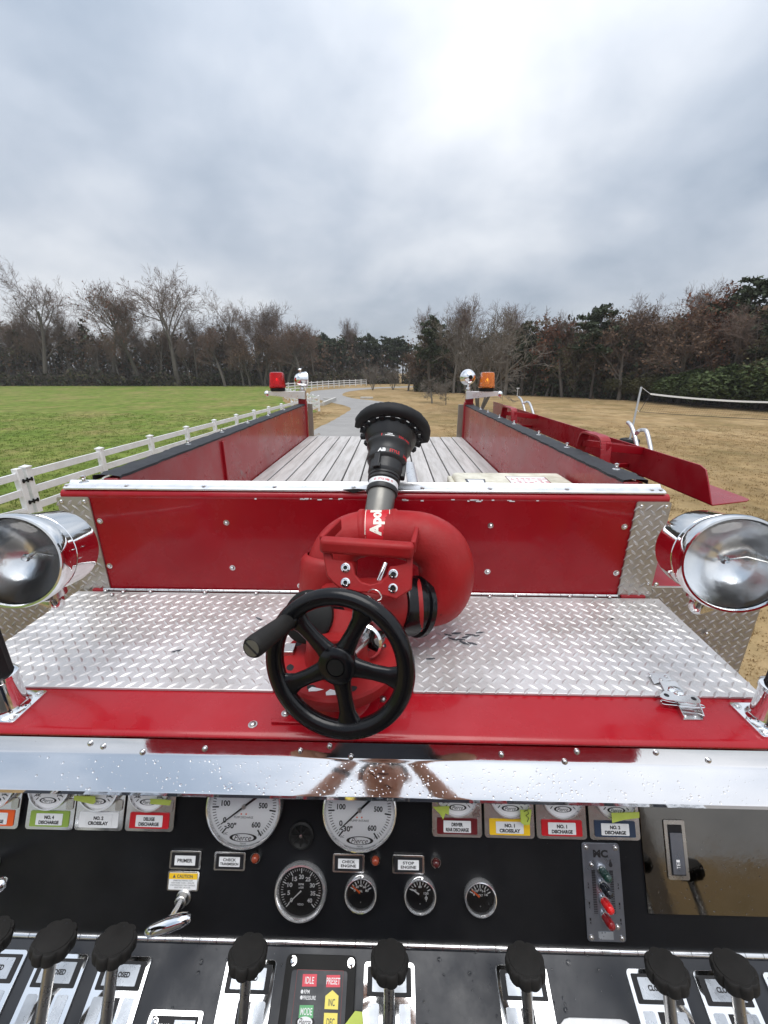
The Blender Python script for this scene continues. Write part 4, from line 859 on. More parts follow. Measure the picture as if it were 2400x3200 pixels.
tape('yellow-green tape strip across the deluge discharge gauge', ((470,2512),(532,2516),(536,2500),(470,2496)), .024, curl=.0008)
tape('crumpled yellow-green tape hanging left of the driver rear discharge gauge', ((1352,2522),(1375,2545),(1385,2562),(1392,2540),(1402,2545),(1404,2518)), .024, curl=.0015)
tape('yellow-green tape tab with a pen mark beside the yellow crosslay plate', ((1625,2530),(1628,2572),(1640,2580),(1655,2576),(1661,2530)), .026, curl=.0015)
tape('yellow-green tape strip above the navy discharge plate', ((1910,2540),(1912,2570),(1950,2562),(1998,2556),(1998,2538)), .026, curl=.001)
tape('yellow-green tape corner stuck right of the red and yellow keypad', ((1060,3225),(1110,3159),(1132,3162),(1136,3225)), .0135, 'l', curl=.001)
k = MB(); u, v = pu(1645, 2548, .028); M = up_(u, v, .0285)
k.tube([M @ V((-.004,.006,0)), M @ V((.002,.009,0)), M @ V((.004,.003,0)), M @ V((-.001,.0,0)), M @ V((.004,-.004,0)), M @ V((.001,-.010,0))], .0006, 5)
pm = k.build('pen_mark', 'ink_black', [o for o in bpy.data.objects if o.name.startswith('tape_strip')][3])
# ------------------------------------------------------------------ deck gun (water monitor)
GB = V((at(1060, 2225, y=.60).x, .605, ZLG))
gun = thing('deck_gun', 'red cast deck gun with black nozzle and black hand wheel on the ledge', 'deck gun', GB)
def G(mb, name, m, **k): return mb.build(name, m, gun, **k)
G(MB().lathe([(.076,.0),(.076,.010),(.060,.014),(.056,.02),(.055,.075),(.062,.082)], MX.Translation(GB), 40), 'riser_pipe', 'red_paint')
FC = at(1058, 2062, y=.632); MF = MX.Translation(FC)
fl = G(MB().lathe([(1e-4,-.018),(.106,-.018),(.109,-.014),(.109,.004),(.105,.008),(.062,.010),(.058,.03),(.056,.06)], MF, 56), 'base_flange', 'red_cast')
G(MB().cyl(FC+V((0,0,.06)), V((GB.x,GB.y,ZLG+.06)), .052, .050), 'riser_neck', 'red_cast')
for a in range(22, 382, 45):
    c = FC+V((.086*math.cos(R_(a)),.086*math.sin(R_(a)),.008)); MB().lathe([(.0095,.0008),(1e-4,.0012)], MX.Translation(c), 16).build('bolt_hole', 'ink_black', fl)
for px, py in ((905,2030),(1185,2012)): 
    c = at(px, py, z=FC.z+.012); MB().cbox(c, (.020,.026,.010)).build('index_block', 'steel', fl, bev=.001)
for px, py, s_ in ((985,2155,.014),(1045,2165,.018),(1075,2150,.010)):
    c = at(px, py, z=FC.z+.0085); MB().prism([(c.x+s_*k*math.cos(t), c.y+s_*.4*k*math.sin(t)) for t, k in ((0,1),(1,.6),(2,1.1),(3.1,.8),(4,1.1),(5,.7))], FC.z+.0075, FC.z+.0092, I4).build('bare_patch', 'label_white', fl)
def proj_px(p): q = p-CAM; z = q.dot(_F); return (1200+FPX*q.dot(_R)/z, 1600-FPX*q.dot(_U)/z)
# body: swivel barrel, rear joint
YA = .80
BD = at(1165, 1895, y=.755)
G(MB().cyl(FC+V((0,.02,.0)), V((FC.x+.01,.70,BD.z+.01)), .056, .062, 32), 'swivel_barrel', 'red_cast')
G(MB().lathe([(1e-4,-.105),(.050,-.105),(.056,-.095),(.060,-.04),(.060,.06),(.056,.075),(.056,.10)], aim(BD, V((1,.08,0))), 36), 'cross_barrel', 'red_cast')
J0, J1 = at(1272, 1893, y=.765), at(1330, 1895, y=.785)
G(MB().lathe([(.040,-.034),(.061,-.032),(.063,-.028),(.063,.010),(.060,.013),(.060,.018),(.066,.021),(.066,.032),(.058,.036)], aim(J0, J1-J0), 40), 'swivel_ring', 'black_gloss')
# the big loop: right elbow, over the top, down on the left
arch = gpx(((1290,1880),(1332,1878),(1370,1862),(1391,1822),(1393,1768),(1372,1718),(1320,1684),(1250,1670),(1182,1666),(1115,1672),(1066,1700),(1036,1750),(1026,1806),(1026,1870)), y=YA)
arch = [atp(*proj_px(q), V((0,q.y+(.0,.0,.005,.01,.016,.025,.035,.045,.05,.045,.035,.02,.01,.0)[i],0)), V((0,1,0))) for i, q in enumerate(arch)]
arad = [.052,.057,.060,.0605,.0605,.060,.058,.054,.051,.051,.051,.051,.051,.051]
pts = spline(arch, 5); rad = []
for i in range(len(arad)-1): rad += [arad[i]+(arad[i+1]-arad[i])*k/5 for k in range(5)]
rad.append(arad[-1]); G(MB().tube(pts, rad, 32), 'elbow_pipe', 'red_cast')
c = arch[-2]; d = arch[-1]-arch[-3]
G(MB().lathe([(.050,-.052),(.057,-.048),(.062,-.040),(.0625,-.02),(.0625,.05),(.060,.06),(.05,.062)], aim(c, d), 36), 'elbow_collar', 'red_cast')
G(MB().ball(V((arch[-1].x,arch[-1].y-.0,arch[-1].z-.025)), .060, 24, m=12).cyl(V((arch[-1].x,arch[-1].y,arch[-1].z-.03)), V((BD.x-.08,BD.y,BD.z)), .048, .05, 24), 'lower_elbow', 'red_cast')
# sticker band over the top of the loop
ia = 8*5; tc_ = pts[ia]; td = (pts[ia+1]-pts[ia-1]).normalized(); M = aim(tc_, td, V((0,-.6,.8)))
# local frame: Z along the pipe (to the left), build band as an open sleeve facing the viewer and up
RB = .0525
def sleeve(z0, z1, r, a0, a1, m, name, par): 
    mb = MB(); n = 28
    for z in (z0, z1):
        for i in range(n+1):
            a = a0+(a1-a0)*i/n; mb.v.append(SM @ V((r*math.cos(a), r*math.sin(a), z)))
    for i in range(n): mb.f.append((i, i+1, n+1+i+1, n+1+i)); mb.mi.append(0)
    return mb.build(name, m, par)
zx = td if td.x > 0 else -td                   # along the pipe to the right
upv = V((0,0,1)); yv = (upv-zx*upv.dot(zx)).normalized(); xv = yv.cross(zx)     # xv points to the viewer's back
SM = MX(((-xv.x,yv.x,zx.x,tc_.x),(-xv.y,yv.y,zx.y,tc_.y),(-xv.z,yv.z,zx.z,tc_.z),(0,0,0,1)))
if (SM @ V((1,0,0))-tc_).y > 0: SM = SM @ MX.Diagonal((-1,1,1,1))
for z_ in (-.036,.036): G(MB().lathe([(.0515,-.008),(.0545,-.004),(.0545,.004),(.0515,.008)], aim(tc_+zx*z_, zx), 40), 'pipe_rib', 'red_cast')
bnd = sleeve(-.028, .028, RB, R_(-35), R_(118), 'label_red', 'name_band', gun)
for z_ in (-.0265,.0255): sleeve(z_, z_+.0012, RB+.0003, R_(-35), R_(118), 'ink_cream', 'band_line', bnd)
def wrap(x, y): a = R_(66)+x/RB; return (( RB+.0005)*math.cos(a), (RB+.0005)*math.sin(a), -y*1.0)
tb = MB(); tb.text('Apollo', SM, .032, .092, .05, 0, 0, wrap); tb.build('lettering', 'ink_cream', bnd)
# handle plate with four bolts and pull bar
PH = at(1150, 1780, y=.705); NH_ = V((0,-math.cos(R_(28)),math.sin(R_(28)))); MH = frame(PH, V((1,0,0)), V((0,math.sin(R_(28)),math.cos(R_(28)))))
ihm = MH.inverted()
def hl(px, py, h=0): q = ihm @ atp(px, py, PH+NH_*h, NH_); return (q.x, q.y)
out = [(1006,1690),(1012,1745),(1022,1800),(1042,1822),(1062,1838),(1100,1852),(1150,1852),(1200,1862),(1238,1874),(1262,1858),(1287,1842),(1289,1790),(1290,1722)]
inn = [(1268,1730),(1270,1760),(1240,1768),(1217,1770),(1207,1800),(1185,1820),(1160,1826),(1130,1818),(1110,1795),(1103,1760),(1078,1752),(1040,1748),(1036,1722)]
bkt = G(MB().prism([hl(*q) for q in out]+[hl(*q) for q in inn], -.012, .006, MH), 'handle_plate', 'red_cast', bev=.003)
pa, pb = MH @ V((*hl(1004,1702), .012)), MH @ V((*hl(1292,1722), .012))
mb = MB(); n_ = 40
mb.bar(pa, pb, .026, .030, UP); mb.build('grip_bar', 'red_cast', bkt, bev=.008, seg=3)
for a, b in (((1006,1694),(1062,1636)),((1290,1712),(1302,1662))):
    p0 = MH @ V((*hl(*a), .006)); p1 = at(b[0], b[1], y=.79); MB().bar(p0, p1, .026, .010, V((1,0,0))).build('side_arm', 'red_cast', bkt, bev=.003)
for px, py in ((1080,1774),(1080,1820),(1229,1793),(1228,1838)):
    c = MH @ V((*hl(px, py, .006), .006)); b_ = MB().lathe([(.0088,0),(.0088,.002),(.0065,.0025),(.0065,.005),(.0056,.0058),(.0040,.0058)], aim(c, NH_), 20).build('bolt', 'chrome', bkt)
    MB().lathe([(.0040,.0056),(.0040,.003),(1e-4,.003)], aim(c, NH_), 6).build('hex_socket', 'ink_black', bkt)
cpts = [at(1150,1770,y=.76), at(1175,1760,y=.80)]; G(MB().tube([at(1180,1825,y=.76), at(1205,1760,y=.79)], .006, 10), 'lock_pin', 'chrome')
G(MB().tube(spline([at(1150,1850,y=.67), at(1165,1842,y=.665), at(1185,1850,y=.66), at(1192,1868,y=.665), at(1180,1876,y=.67)], 5), .0012, 6), 'pin_ring', 'steel')
# hand wheel
WC = CAM+ray(1056, 2076)*.62; WN = V((-.20,-.955,.22)).normalized(); MW = aim(WC, WN, V((0,0,1))); RW = .106
wv = MB(); n = 72; prof = [(-.0145,-.006),(-.0150,.002),(-.011,.009),(0,.0115),(.009,.009),(.0125,.001),(.011,-.008),(.003,-.011),(-.008,-.011)]
for i in range(n):
    a = 2*math.pi*i/n
    for r, z in prof: wv.v.append(MW @ V(((RW+r)*math.cos(a), (RW+r)*math.sin(a), z)))
k = len(prof)
for i in range(n):
    for j in range(k): wv.f.append((i*k+j, i*k+(j+1) % k, ((i+1) % n)*k+(j+1) % k, ((i+1) % n)*k+j)); wv.mi.append(0)
wheel = G(wv, 'hand_wheel', 'black_gloss', sharp=60)
MB().lathe([(1e-4,-.022),(.024,-.022),(.028,-.014),(.030,.0),(.029,.008),(.025,.011),(.0145,.0115),(.0135,.0095),(1e-4,.0095)], MW, 40).build('hub', 'black_gloss', wheel)
MB().lathe([(.0128,.0096),(.0125,.012),(1e-4,.0125)], MW, 24).build('hub_cap', 'black_plastic', wheel)
ang0 = math.atan2(*reversed((MW.inverted() @ atp(1090, 2260, WC, WN)).to_2d()))
for s_ in range(5):
    a = ang0+2*math.pi*s_/5; mb = MB(); m_ = MW @ MX.Rotation(a, 4, 'Z'); prof = ((.020,.0175,.0085),(.034,.0140,.0080),(.055,.0122,.0070),(.076,.0130,.0065),(.088,.0175,.0070),(.096,.027,.0070))
    for r, w_, h in prof:
        for t in range(12):
            q = 2*math.pi*t/12; mb.v.append(m_ @ V((r, w_*math.copysign(abs(math.cos(q))**.6, math.cos(q)), h*math.sin(q)-.003)))
    for j in range(len(prof)-1):
        for t in range(12): mb.f.append((j*12+t, j*12+(t+1) % 12, (j+1)*12+(t+1) % 12, (j+1)*12+t)); mb.mi.append(0)
    mb.build('spoke', 'black_gloss', wheel, sharp=60)
h0 = atp(905, 1938, WC, WN); hn = (WN+V((-.10,0,-.05))).normalized()
gp = MB().lathe([(1e-4,.0),(.0125,.0),(.0130,.004),(.0135,.012),(.0148,.05),(.0155,.085),(.0150,.092),(.0128,.0955),(.0120,.0945)], aim(h0, hn), 28).build('crank_grip', 'black_knob', wheel)
sc_ = aim(h0+hn*.0945, hn); MB().lathe([(.0118,0),(.0115,.0008),(1e-4,.0012)], sc_, 24).build('slotted_screw', 'nozzle_grey', wheel); MB().cbox((0,0,.0012),(.0236,.0026,.0006), sc_ @ MX.Rotation(R_(-35), 4, 'Z')).build('screw_slot', 'ink_black', wheel)
MB().lathe([(.010,-.012),(.0165,-.006),(.0155,.004),(.012,.008)], aim(h0, hn), 20).build('grip_boss', 'black_gloss', wheel)
G(MB().cyl(WC, at(1165,1960,y=.69), .012, .016, 16), 'wheel_shaft', 'chrome_dull')
G(MB().lathe([(1e-4,0),(.030,0),(.034,.004),(.034,.03),(.030,.034),(.012,.036)], aim(at(1150,1985,y=.655), WN), 32), 'worm_cover', 'chrome')
# elevation dial behind the wheel
DC = at(972, 1928, y=.665); MD = aim(DC, V((-.25,-.75,.6)))
dl = G(MB().lathe([(1e-4,0),(.046,0),(.049,.004),(.049,.016),(.044,.020),(1e-4,.022)], MD, 40), 'angle_dial', 'black_plastic')
k = MB()
for i, t in enumerate(('0','0','0','1')):
    a = R_(66+i*13); k.text(t, MD @ MX.Translation((.038*math.cos(a), .038*math.sin(a), .0216)) @ MX.Rotation(a-math.pi/2, 4, 'Z'), .009, .005, .01)
k.build('lettering', 'ink_white', dl)
G(MB().cyl(DC, V((BD.x-.05,BD.y,BD.z-.01)), .03, .04), 'dial_shaft', 'black_gloss')
# nozzle: stainless shaper tube, black stepped nozzle body, torn rubber bumper
NB = CAM+ray(1186, 1586)*.945; ND = V((.120,math.cos(R_(43)),math.sin(R_(43)))).normalized(); MN = aim(NB, ND, V((0,-.7,.7)))
G(MB().lathe([(.0325,-.09),(.0325,.055)], MN, 36), 'stream_shaper', 'nozzle_grey')
body = G(MB().lathe([(.030,.036),(.0365,.037),(.0375,.040),(.0375,.047),(.0360,.049),(.0352,.050),(.0352,.064),(.037,.066),(.0385,.068),(.0385,.072),(.0365,.073),(.0365,.0755),(.039,.077),(.039,.081),(.0375,.083),(.0405,.088),(.0415,.092),(.0415,.116),(.044,.119),(.0475,.122),(.0485,.124),(.0485,.136),(.0478,.138),(.0478,.150),(.0515,.158),(.0545,.163),(.0555,.165),(.0555,.175),(.0545,.177),(.0585,.182),(.0660,.200),(.0685,.206),(.0685,.212),(.0655,.214),(.055,.212),(.05,.20),(1e-4,.19)], MN, 56), 'nozzle_body', 'nozzle_black', sharp=30)
MB().lathe([(.0356,.0503),(.0356,.0637)], MN, 48).build('white_band', 'label_white', body)
def nwrap(r, z0, a0): 
    def f(x, y): a = a0+x/r; return (r*math.cos(a), r*math.sin(a), z0+y)
    return f
vis = math.atan2(*reversed((MN.inverted().to_3x3() @ (CAM-NB)).to_2d()))      # side of the nozzle that faces the viewer
sgn = 1
for t_, h_, w_, r_, z_, o_ in (('STYLE',.0085,.026,.0489,.130,.30),('3488',.0085,.022,.0489,.130,1.05),('STYLE 3488',.0055,.026,.0359,.057,-.02),('250-1000',.0060,.036,.0558,.170,.65),('I',.007,.002,.0558,.170,-.42),('O',.0055,.0055,.0359,.057,-.62),('O',.0055,.0055,.0359,.057,.55)):
    MB().text(t_, MN, h_, w_, .02, 0, 0, nwrap(r_, z_, vis+o_)).build('red_lettering', 'ink_red', body)
k = MB().text('GPM', MN, .004, .012, .03, 0, 0, nwrap(.0558,.172,vis-.06)); k.text('------', MN, .002, .022, .03, 0, 0, nwrap(.0558,.168,vis-.06)); k.text('AB', MN, .010, .020, .05, 0, 0, nwrap(.0489,.130,vis-.35))
k.build('white_lettering', 'ink_white', body)
for a_ in (vis-.55, vis+1.45, vis+3.0): 
    m_ = MN @ MX.Rotation(a_, 4, 'Z'); MB().box((.038,-.0075,.084),(.0485,.0075,.122), m_).box((.038,-.010,.084),(.047,.010,.094), m_).build('lug', 'nozzle_black', body, bev=.0015)
bm_ = MB(); n = 44; a0, a1 = vis-1.35, vis+1.62; prof = [(.076,.207),(.086,.205),(.0950,.209),(.0985,.217),(.0985,.228),(.0955,.234),(.088,.235),(.080,.228),(.076,.216)]; rj = random.Random(9)
for i in range(n+1):
    a = a0+(a1-a0)*i/n
    for j, (r, z) in enumerate(prof): 
        e_ = (rj.uniform(-.10,.10) if i in (0, n) else 0); q = rj.uniform(-.0006,.0006); bm_.v.append(MN @ V(((r+q)*math.cos(a+e_), (r+q)*math.sin(a+e_), z+q)))
k = len(prof)
for i in range(n):
    for j in range(k): bm_.f.append((i*k+j, i*k+(j+1) % k, (i+1)*k+(j+1) % k, (i+1)*k+j)); bm_.mi.append(0)
bm_.f += [tuple(range(k))[::-1], tuple(n*k+j for j in range(k))]; bm_.mi += [0, 0]
G(bm_, 'rubber_bumper', 'black_rubber', sharp=50)
for i in range(13):                            # moulded teeth inside the bumper
    a = vis-2.2+i*.36; m_ = MN @ MX.Rotation(a, 4, 'Z'); G(MB().box((.064,-.006,.202),(.080,.006,.214), m_), 'bumper_tooth', 'black_rubber', bev=.001)
# ------------------------------------------------------------------ white three-rail fences
def fence(label, line, spacing, first=None, H=1.22, rails=(1.08,.72,.36), post=.13):
    pts = [V((a[0],a[1],0)) for a in line]; f = thing('rail_fence', label, 'fence', pts[0], 'white rail fences')
    L = [0]
    for a, b in zip(pts[:-1], pts[1:]): L.append(L[-1]+(b-a).length)
    def along(s_):
        for i in range(len(pts)-1):
            if s_ <= L[i+1]+1e-6: return pts[i].lerp(pts[i+1], (s_-L[i])/(L[i+1]-L[i]))
        return pts[-1]
    n = max(1, round(L[-1]/spacing)); ps = [along(L[-1]*i/n) for i in range(n+1)]
    for i, p in enumerate(ps):
        w_ = post/2; d = (ps[min(i+1, n)]-ps[max(i-1, 0)]).normalized(); M = MX.Translation(p) @ MX.Rotation(math.atan2(d.y, d.x), 4, 'Z')
        po = MB().box((-w_,-w_,-.05),(w_,w_,H), M).build('post', 'vinyl_white', f, bev=.006)
        mb = MB().box((-w_-.018,-w_-.018,H),(w_+.018,w_+.018,H+.025), M); e_ = w_+.010
        mb.add([(-e_,-e_,H+.025),(e_,-e_,H+.025),(e_,e_,H+.025),(-e_,e_,H+.025),(0,0,H+.06)], [(0,1,4),(1,2,4),(2,3,4),(3,0,4)], M).build('post_cap', 'vinyl_white', po)
        if i < n:
            q = ps[i+1]; dd = (q-p).normalized()
            for z in rails: MB().bar(p+dd*w_*.9+V((0,0,z)), q-dd*w_*.9+V((0,0,z)), .045, .155, V((0,0,1))).build('rail', 'vinyl_white', f, bev=.004)
    return f
GP_ = (-7.86, 8.45)
near = [GP_, (-7.5, 16), (-7.1, 23), (-6.6, 30), (-6.1, 34.7)]
f1 = fence('long white rail fence running along the left side of the drive', near, 2.12, post=.13)
# gate left of the near fence, with black hinges, and its hanging post
gt = thing('field_gate', 'white rail gate with black hinges and diagonal brace beside the chrome lamp', 'gate', (-7.9, 8.2, 0))
yg = 8.16
for x, y in ((-7.87,8.26),): pass
MB().box((-7.93,8.17,-.05),(-7.80,8.30,1.24)).build('gate_stile', 'vinyl_white', gt, bev=.006)
for yy, nm in ((5.2,'gate_stile'),): MB().box((-7.93,yy,.1),(-7.80,yy+.12,1.22)).build(nm, 'vinyl_white', gt, bev=.006)
for z in (1.08,.72,.30): MB().box((-7.89,5.32,z-.07),(-7.84,8.17,z+.07)).build('gate_rail', 'vinyl_white', gt, bev=.004)
MB().bar(V((-7.865,5.35,.66)), V((-7.865,8.14,.34)), .04, .11).build('gate_brace', 'vinyl_white', gt, bev=.004)
for z in (.97,.50):
    c = V((-7.79,8.345,z)); mb = MB().cyl(c+V((0,0,-.05)), c+V((0,0,.05)), .018, n=10)
    for dy in (-.13,.13): mb.box((-.008,min(0,dy),-.022),(.012,max(0,dy),.022), MX.Translation(c)).cbox(c+V((0,dy*.8,0)), (.03,.03,.085))
    mb.build('gate_hinge', 'black_plastic', gt, bev=.003)
# return fence at the corner and far fence round the bend
cor = [tuple(at(px, py, z=0)[:2]) for px, py in ((1000,1291),(968,1283),(938,1272),(906,1264))]
fence('short white fence return ending at the drive by the culvert', [tuple(at(998,1285,z=0)[:2]), tuple(at(955,1270,z=0)[:2]), tuple(at(925,1260,z=0)[:2]), tuple(at(898,1250,z=0)[:2]), tuple(at(890,1244,z=0)[:2])], 2.1)
far = [tuple(at(px, py, z=0)[:2]) for px, py in ((888,1226),(912,1222),(950,1220.5),(1010,1214.5),(1080,1208.5),(1145,1204.5))]
fence('distant white fence following the bend of the drive', far, 2.35, H=1.35, rails=(1.2,.8,.4))
# culvert headwall, concrete block, marker post
cv = thing('culvert_headwall', 'pale concrete culvert headwall at the edge of the drive', 'culvert', at(1030,1262,z=0))
a, b = at(1010,1268,z=0), at(1048,1252,z=0)
MB().bar(a+V((0,0,.18)), b+V((0,0,.18)), .25, .36).build('headwall', 'concrete', cv, bev=.02)
for p in (a, b): MB().bar(p+V((0,0,.12)), p+V((-1.6,1.8,.06)), .2, .26).build('wing_wall', 'concrete', cv, bev=.02)
c = at(1146,1246,z=0); tag(MB().box((c.x-.75,c.y-.2,0),(c.x+.75,c.y+.2,.22)).build('concrete_kerb', 'concrete', bev=.04), 'small pale concrete kerb block on the grass inside the bend', 'kerb')
c = at(1616,1238,z=0); sg = thing('marker_post', 'thin white marker post at the edge of the right wood', 'post', c)
MB().cyl(c, c+V((0,0,1.0)), .045, n=8).build('post', 'vinyl_white', sg); MB().box((c.x-.18,c.y-.05,.95),(c.x+.18,c.y+.03,1.08)).build('post_head', 'vinyl_white', sg, bev=.01)
# volleyball net
nb = at(1966,1384,z=0); nt_ = at(2004,1209,y=nb.y+.3); vn = thing('volleyball_pole', 'leaning grey net pole set in a black tyre on the dry lawn', 'net pole', nb)
MB().tube([nb+V((0,0,.05)), nt_], .045, 12).build('pole', 'pole_grey', vn)
MB().lathe([(.16,.02),(.30,.0),(.40,.03),(.43,.10),(.40,.18),(.30,.21),(.17,.19),(.15,.10),(.16,.02)], MX.Translation(nb), 32).build('tyre', 'black_rubber', vn)
MB().lathe([(1e-4,.16),(.17,.16)], MX.Translation(nb), 20).build('tyre_filling', 'concrete', vn)
en = nb+V((9.1,-1.9,0)); e2 = en+V((.35,.2,2.45))
net = thing('volleyball_net', 'sagging volleyball net with white top tape over the dry lawn', 'net', nb.lerp(en,.5))
MB().tube([en+V((0,0,.05)), e2], .045, 12).build('support_pole', 'pole_grey', net); MB().lathe([(.16,.02),(.30,.0),(.40,.03),(.43,.10),(.40,.18),(.30,.21),(.17,.19),(.15,.10),(.16,.02)], MX.Translation(en), 24).build('tyre', 'black_rubber', net)
tl = at(2032,1231,y=nb.y+.2); bl = at(1998,1287,y=nb.y+.15); n = 24
def sag(a, b, t, s_): p = a.lerp(b, t); p.z -= s_*4*t*(1-t); return p
tr_ = e2+V((-.5,.1,-.35)); brr = e2+V((-.5,.1,-1.3))
top = [sag(tl, tr_, i/n, .22) for i in range(n+1)]; bot = [sag(bl, brr, i/n, .06) for i in range(n+1)]
mb = MB()
for a, b in zip(top[:-1], top[1:]): mb.bar(a, b, .012, .075)
mb.build('top_tape', 'net_tape', net); mb = MB().tube(bot, .012, 6).tube([tl, bl], .012, 6).tube([tr_, brr], .012, 6); mb.build('edge_cord', 'net_cord', net)
mb = MB(); m_ = 90
for i in range(1, m_): t = i/m_; mb.tube([sag(tl,tr_,t,.22), sag(bl,brr,t,.06)], .0022, 3, caps=False)
for j in range(1, 9):
    s_ = j/9; mb.tube([sag(tl,tr_,i/n,.22).lerp(sag(bl,brr,i/n,.06), s_) for i in range(n+1)], .0022, 3, caps=False)
mb.build('mesh', 'net_cord', net, kind='stuff')
MB().tube([nt_, tl], .008, 6).tube([nt_+V((0,0,-1.0)), bl], .008, 6).tube([nt_, nt_.lerp(nb,.45)+V((.03,0,0))], .006, 6).build('tie_rope', 'net_tape', net)
# ------------------------------------------------------------------ trees and woods
def rot_about(d, ax, a): return MX.Rotation(a, 3, ax) @ d
def seg_tube(buf, p, q, r0, r1, n):
    vs_, fs = buf; d = (q-p).normalized(); x = d.orthogonal().normalized(); y = d.cross(x); o = len(vs_)
    for c, r in ((p, r0), (q, r1)):
        for k in range(n):
            a = 2*math.pi*k/n; vs_.append(c+(x*math.cos(a)+y*math.sin(a))*r)
    for k in range(n): j = (k+1) % n; fs.append((o+k, o+j, o+n+j, o+n+k))
def leaf_quad(buf, c, s_, r):
    vs_, fs = buf; u = V((r.gauss(0,1), r.gauss(0,1), r.gauss(0,1))).normalized(); w_ = u.orthogonal().normalized(); w_ = MX.Rotation(r.uniform(0,6.28), 3, u) @ w_
    o = len(vs_); h = u.cross(w_); vs_ += [c-w_*s_-h*s_*.6, c+w_*s_*.3-h*s_*.8, c+w_*s_+h*s_*.5, c-w_*s_*.2+h*s_*.8]; fs.append((o, o+1, o+2, o+3))
def to_mesh(name, parts):
    vs_ = []; fs = []; mi = []
    for k, (b, m) in enumerate(parts):
        o = len(vs_); vs_ += [tuple(v) for v in b[0]]; fs += [tuple(i+o for i in f) for f in b[1]]; mi += [k]*len(b[1])
    me = bpy.data.meshes.new(name); me.from_pydata(vs_, [], fs)
    for b, m in parts: me.materials.append(MATS[m])
    me.polygons.foreach_set('material_index', mi); me.update(); return me
def hardwood(seed, bark='bark', twig='twig', leaf=None, leafp=0.0, spread=1.0, stems=1, trunk_f=.32, limbs=9, upright=.25, tw=.0010, leafs=.016, sub=(8,6,5)):
    """bare tree one unit tall; returns (trunk mesh, crown mesh)"""
    r = random.Random(seed); T = ([], []); C = ([], []); Lf = ([], [])
    def grow(p, d, L, rad, lvl):
        steps = (5,4,3,2)[min(lvl,3)]; path = [(p, rad)]
        for i in range(steps):
            j_ = .11 if lvl < 2 else .07; d = (d+V((r.gauss(0,j_), r.gauss(0,j_), r.gauss(0,j_*.5)+upright*(.20 if lvl else .05)))).normalized(); q = p+d*(L/steps); r1 = max(tw*.6, rad*(1-.62*(i+1)/steps) if lvl else rad*(1-.6*(i+1)/steps))
            seg_tube(T if lvl <= 1 else C, p, q, path[-1][1], r1, 7 if lvl == 0 else (5 if lvl == 1 else 3)); path.append((q, r1)); p = q
        if lvl >= 4: 
            return
        n = (limbs, sub[0], sub[1], sub[2])[lvl] if lvl < 4 else 0
        for k in range(n):
            t = (trunk_f+(1-trunk_f)*((k+.5)/n)**.9) if lvl == 0 else r.uniform(.22, 1.0); f = t*steps; i = min(steps-1, int(f)); b = path[i][0].lerp(path[i+1][0], f-i); br = path[i][1]+(path[i+1][1]-path[i][1])*(f-i)
            dd = (path[i+1][0]-path[i][0]).normalized(); ax = dd.orthogonal().normalized(); ax = MX.Rotation(r.uniform(0,6.28), 3, dd) @ ax
            an = R_(r.uniform(28,58))*(1.0 if lvl else (1.15-.55*t)*spread+.1); nd_ = MX.Rotation(an, 3, ax) @ dd
            LL = L*(r.uniform(.42,.62) if lvl else r.uniform(.52,.72)*(1.12-.55*t))
            grow(b, nd_, LL, max(tw, br*r.uniform(.36,.54)), lvl+1)
            if leaf and lvl >= 2 and r.random() < leafp: leaf_quad(Lf, b+nd_*LL*r.uniform(.4,1.1), leafs*r.uniform(.6,1.4), r)
    for s_ in range(stems):
        if stems == 1: grow(V((0,0,-.01)), V((r.gauss(0,.03), r.gauss(0,.03), 1)), .62, .021, 0)
        else:
            a = 6.283*s_/stems+r.uniform(-.3,.3); t = r.uniform(.15,.75)*spread; grow(V((.012*math.cos(a), .012*math.sin(a), -.01)), V((t*math.cos(a), t*math.sin(a), 1)).normalized(), .66, .011, 0)
    zmax = max(v.z for v in C[0]); k = 1/zmax
    for b in (T, C, Lf): b[0][:] = [v*k for v in b[0]]
    return to_mesh('trunk', [(T, bark)]), to_mesh('crown', [(C, twig)]+([(Lf, leaf)] if leaf and Lf[1] else []))
def pine(seed, leaf='leaf_pine', base=.35, width=.17, n=4200, s_=.015, roundtop=False):
    r = random.Random(seed); T = ([], []); C = ([], []); Lf = ([], []); p = V((0,0,-.01)); rad = .016; d = V((0,0,1)); path = [p]
    for i in range(8):
        d = (d+V((r.gauss(0,.025), r.gauss(0,.025), 0))).normalized(); q = p+d*.122; seg_tube(T, p, q, rad, rad*.84, 7); rad *= .84; p = q; path.append(q)
    br = []
    for i in range(46):
        t = base+(1-base)*(i/46)**.85; f = min(7.99, t*8); b = path[int(f)].lerp(path[int(f)+1], f-int(f)); u = (t-base)/(1-base)
        w_ = width*((1-u)**.55 if not roundtop else math.sqrt(max(.03, 1-(u*1.5-.5)**2)))*r.uniform(.55,1.15); a = r.uniform(0,6.28); e_ = b+V((w_*math.cos(a), w_*math.sin(a), w_*r.uniform(-.12,.42)))
        seg_tube(C, b, e_, .0034, .0012, 3); br.append((b, e_, w_))
    tot = sum(x[2] for x in br)
    for b, e_, w_ in br:
        for k in range(int(n*w_/tot)):
            c = b.lerp(e_, r.random()**.55)+V((r.gauss(0,.016), r.gauss(0,.016), r.gauss(0,.012))); leaf_quad(Lf, c, s_*r.uniform(.5,1.2), r)
    return to_mesh('trunk', [(T, 'bark_dark')]), to_mesh('crown', [(C, 'twig'), (Lf, leaf)])
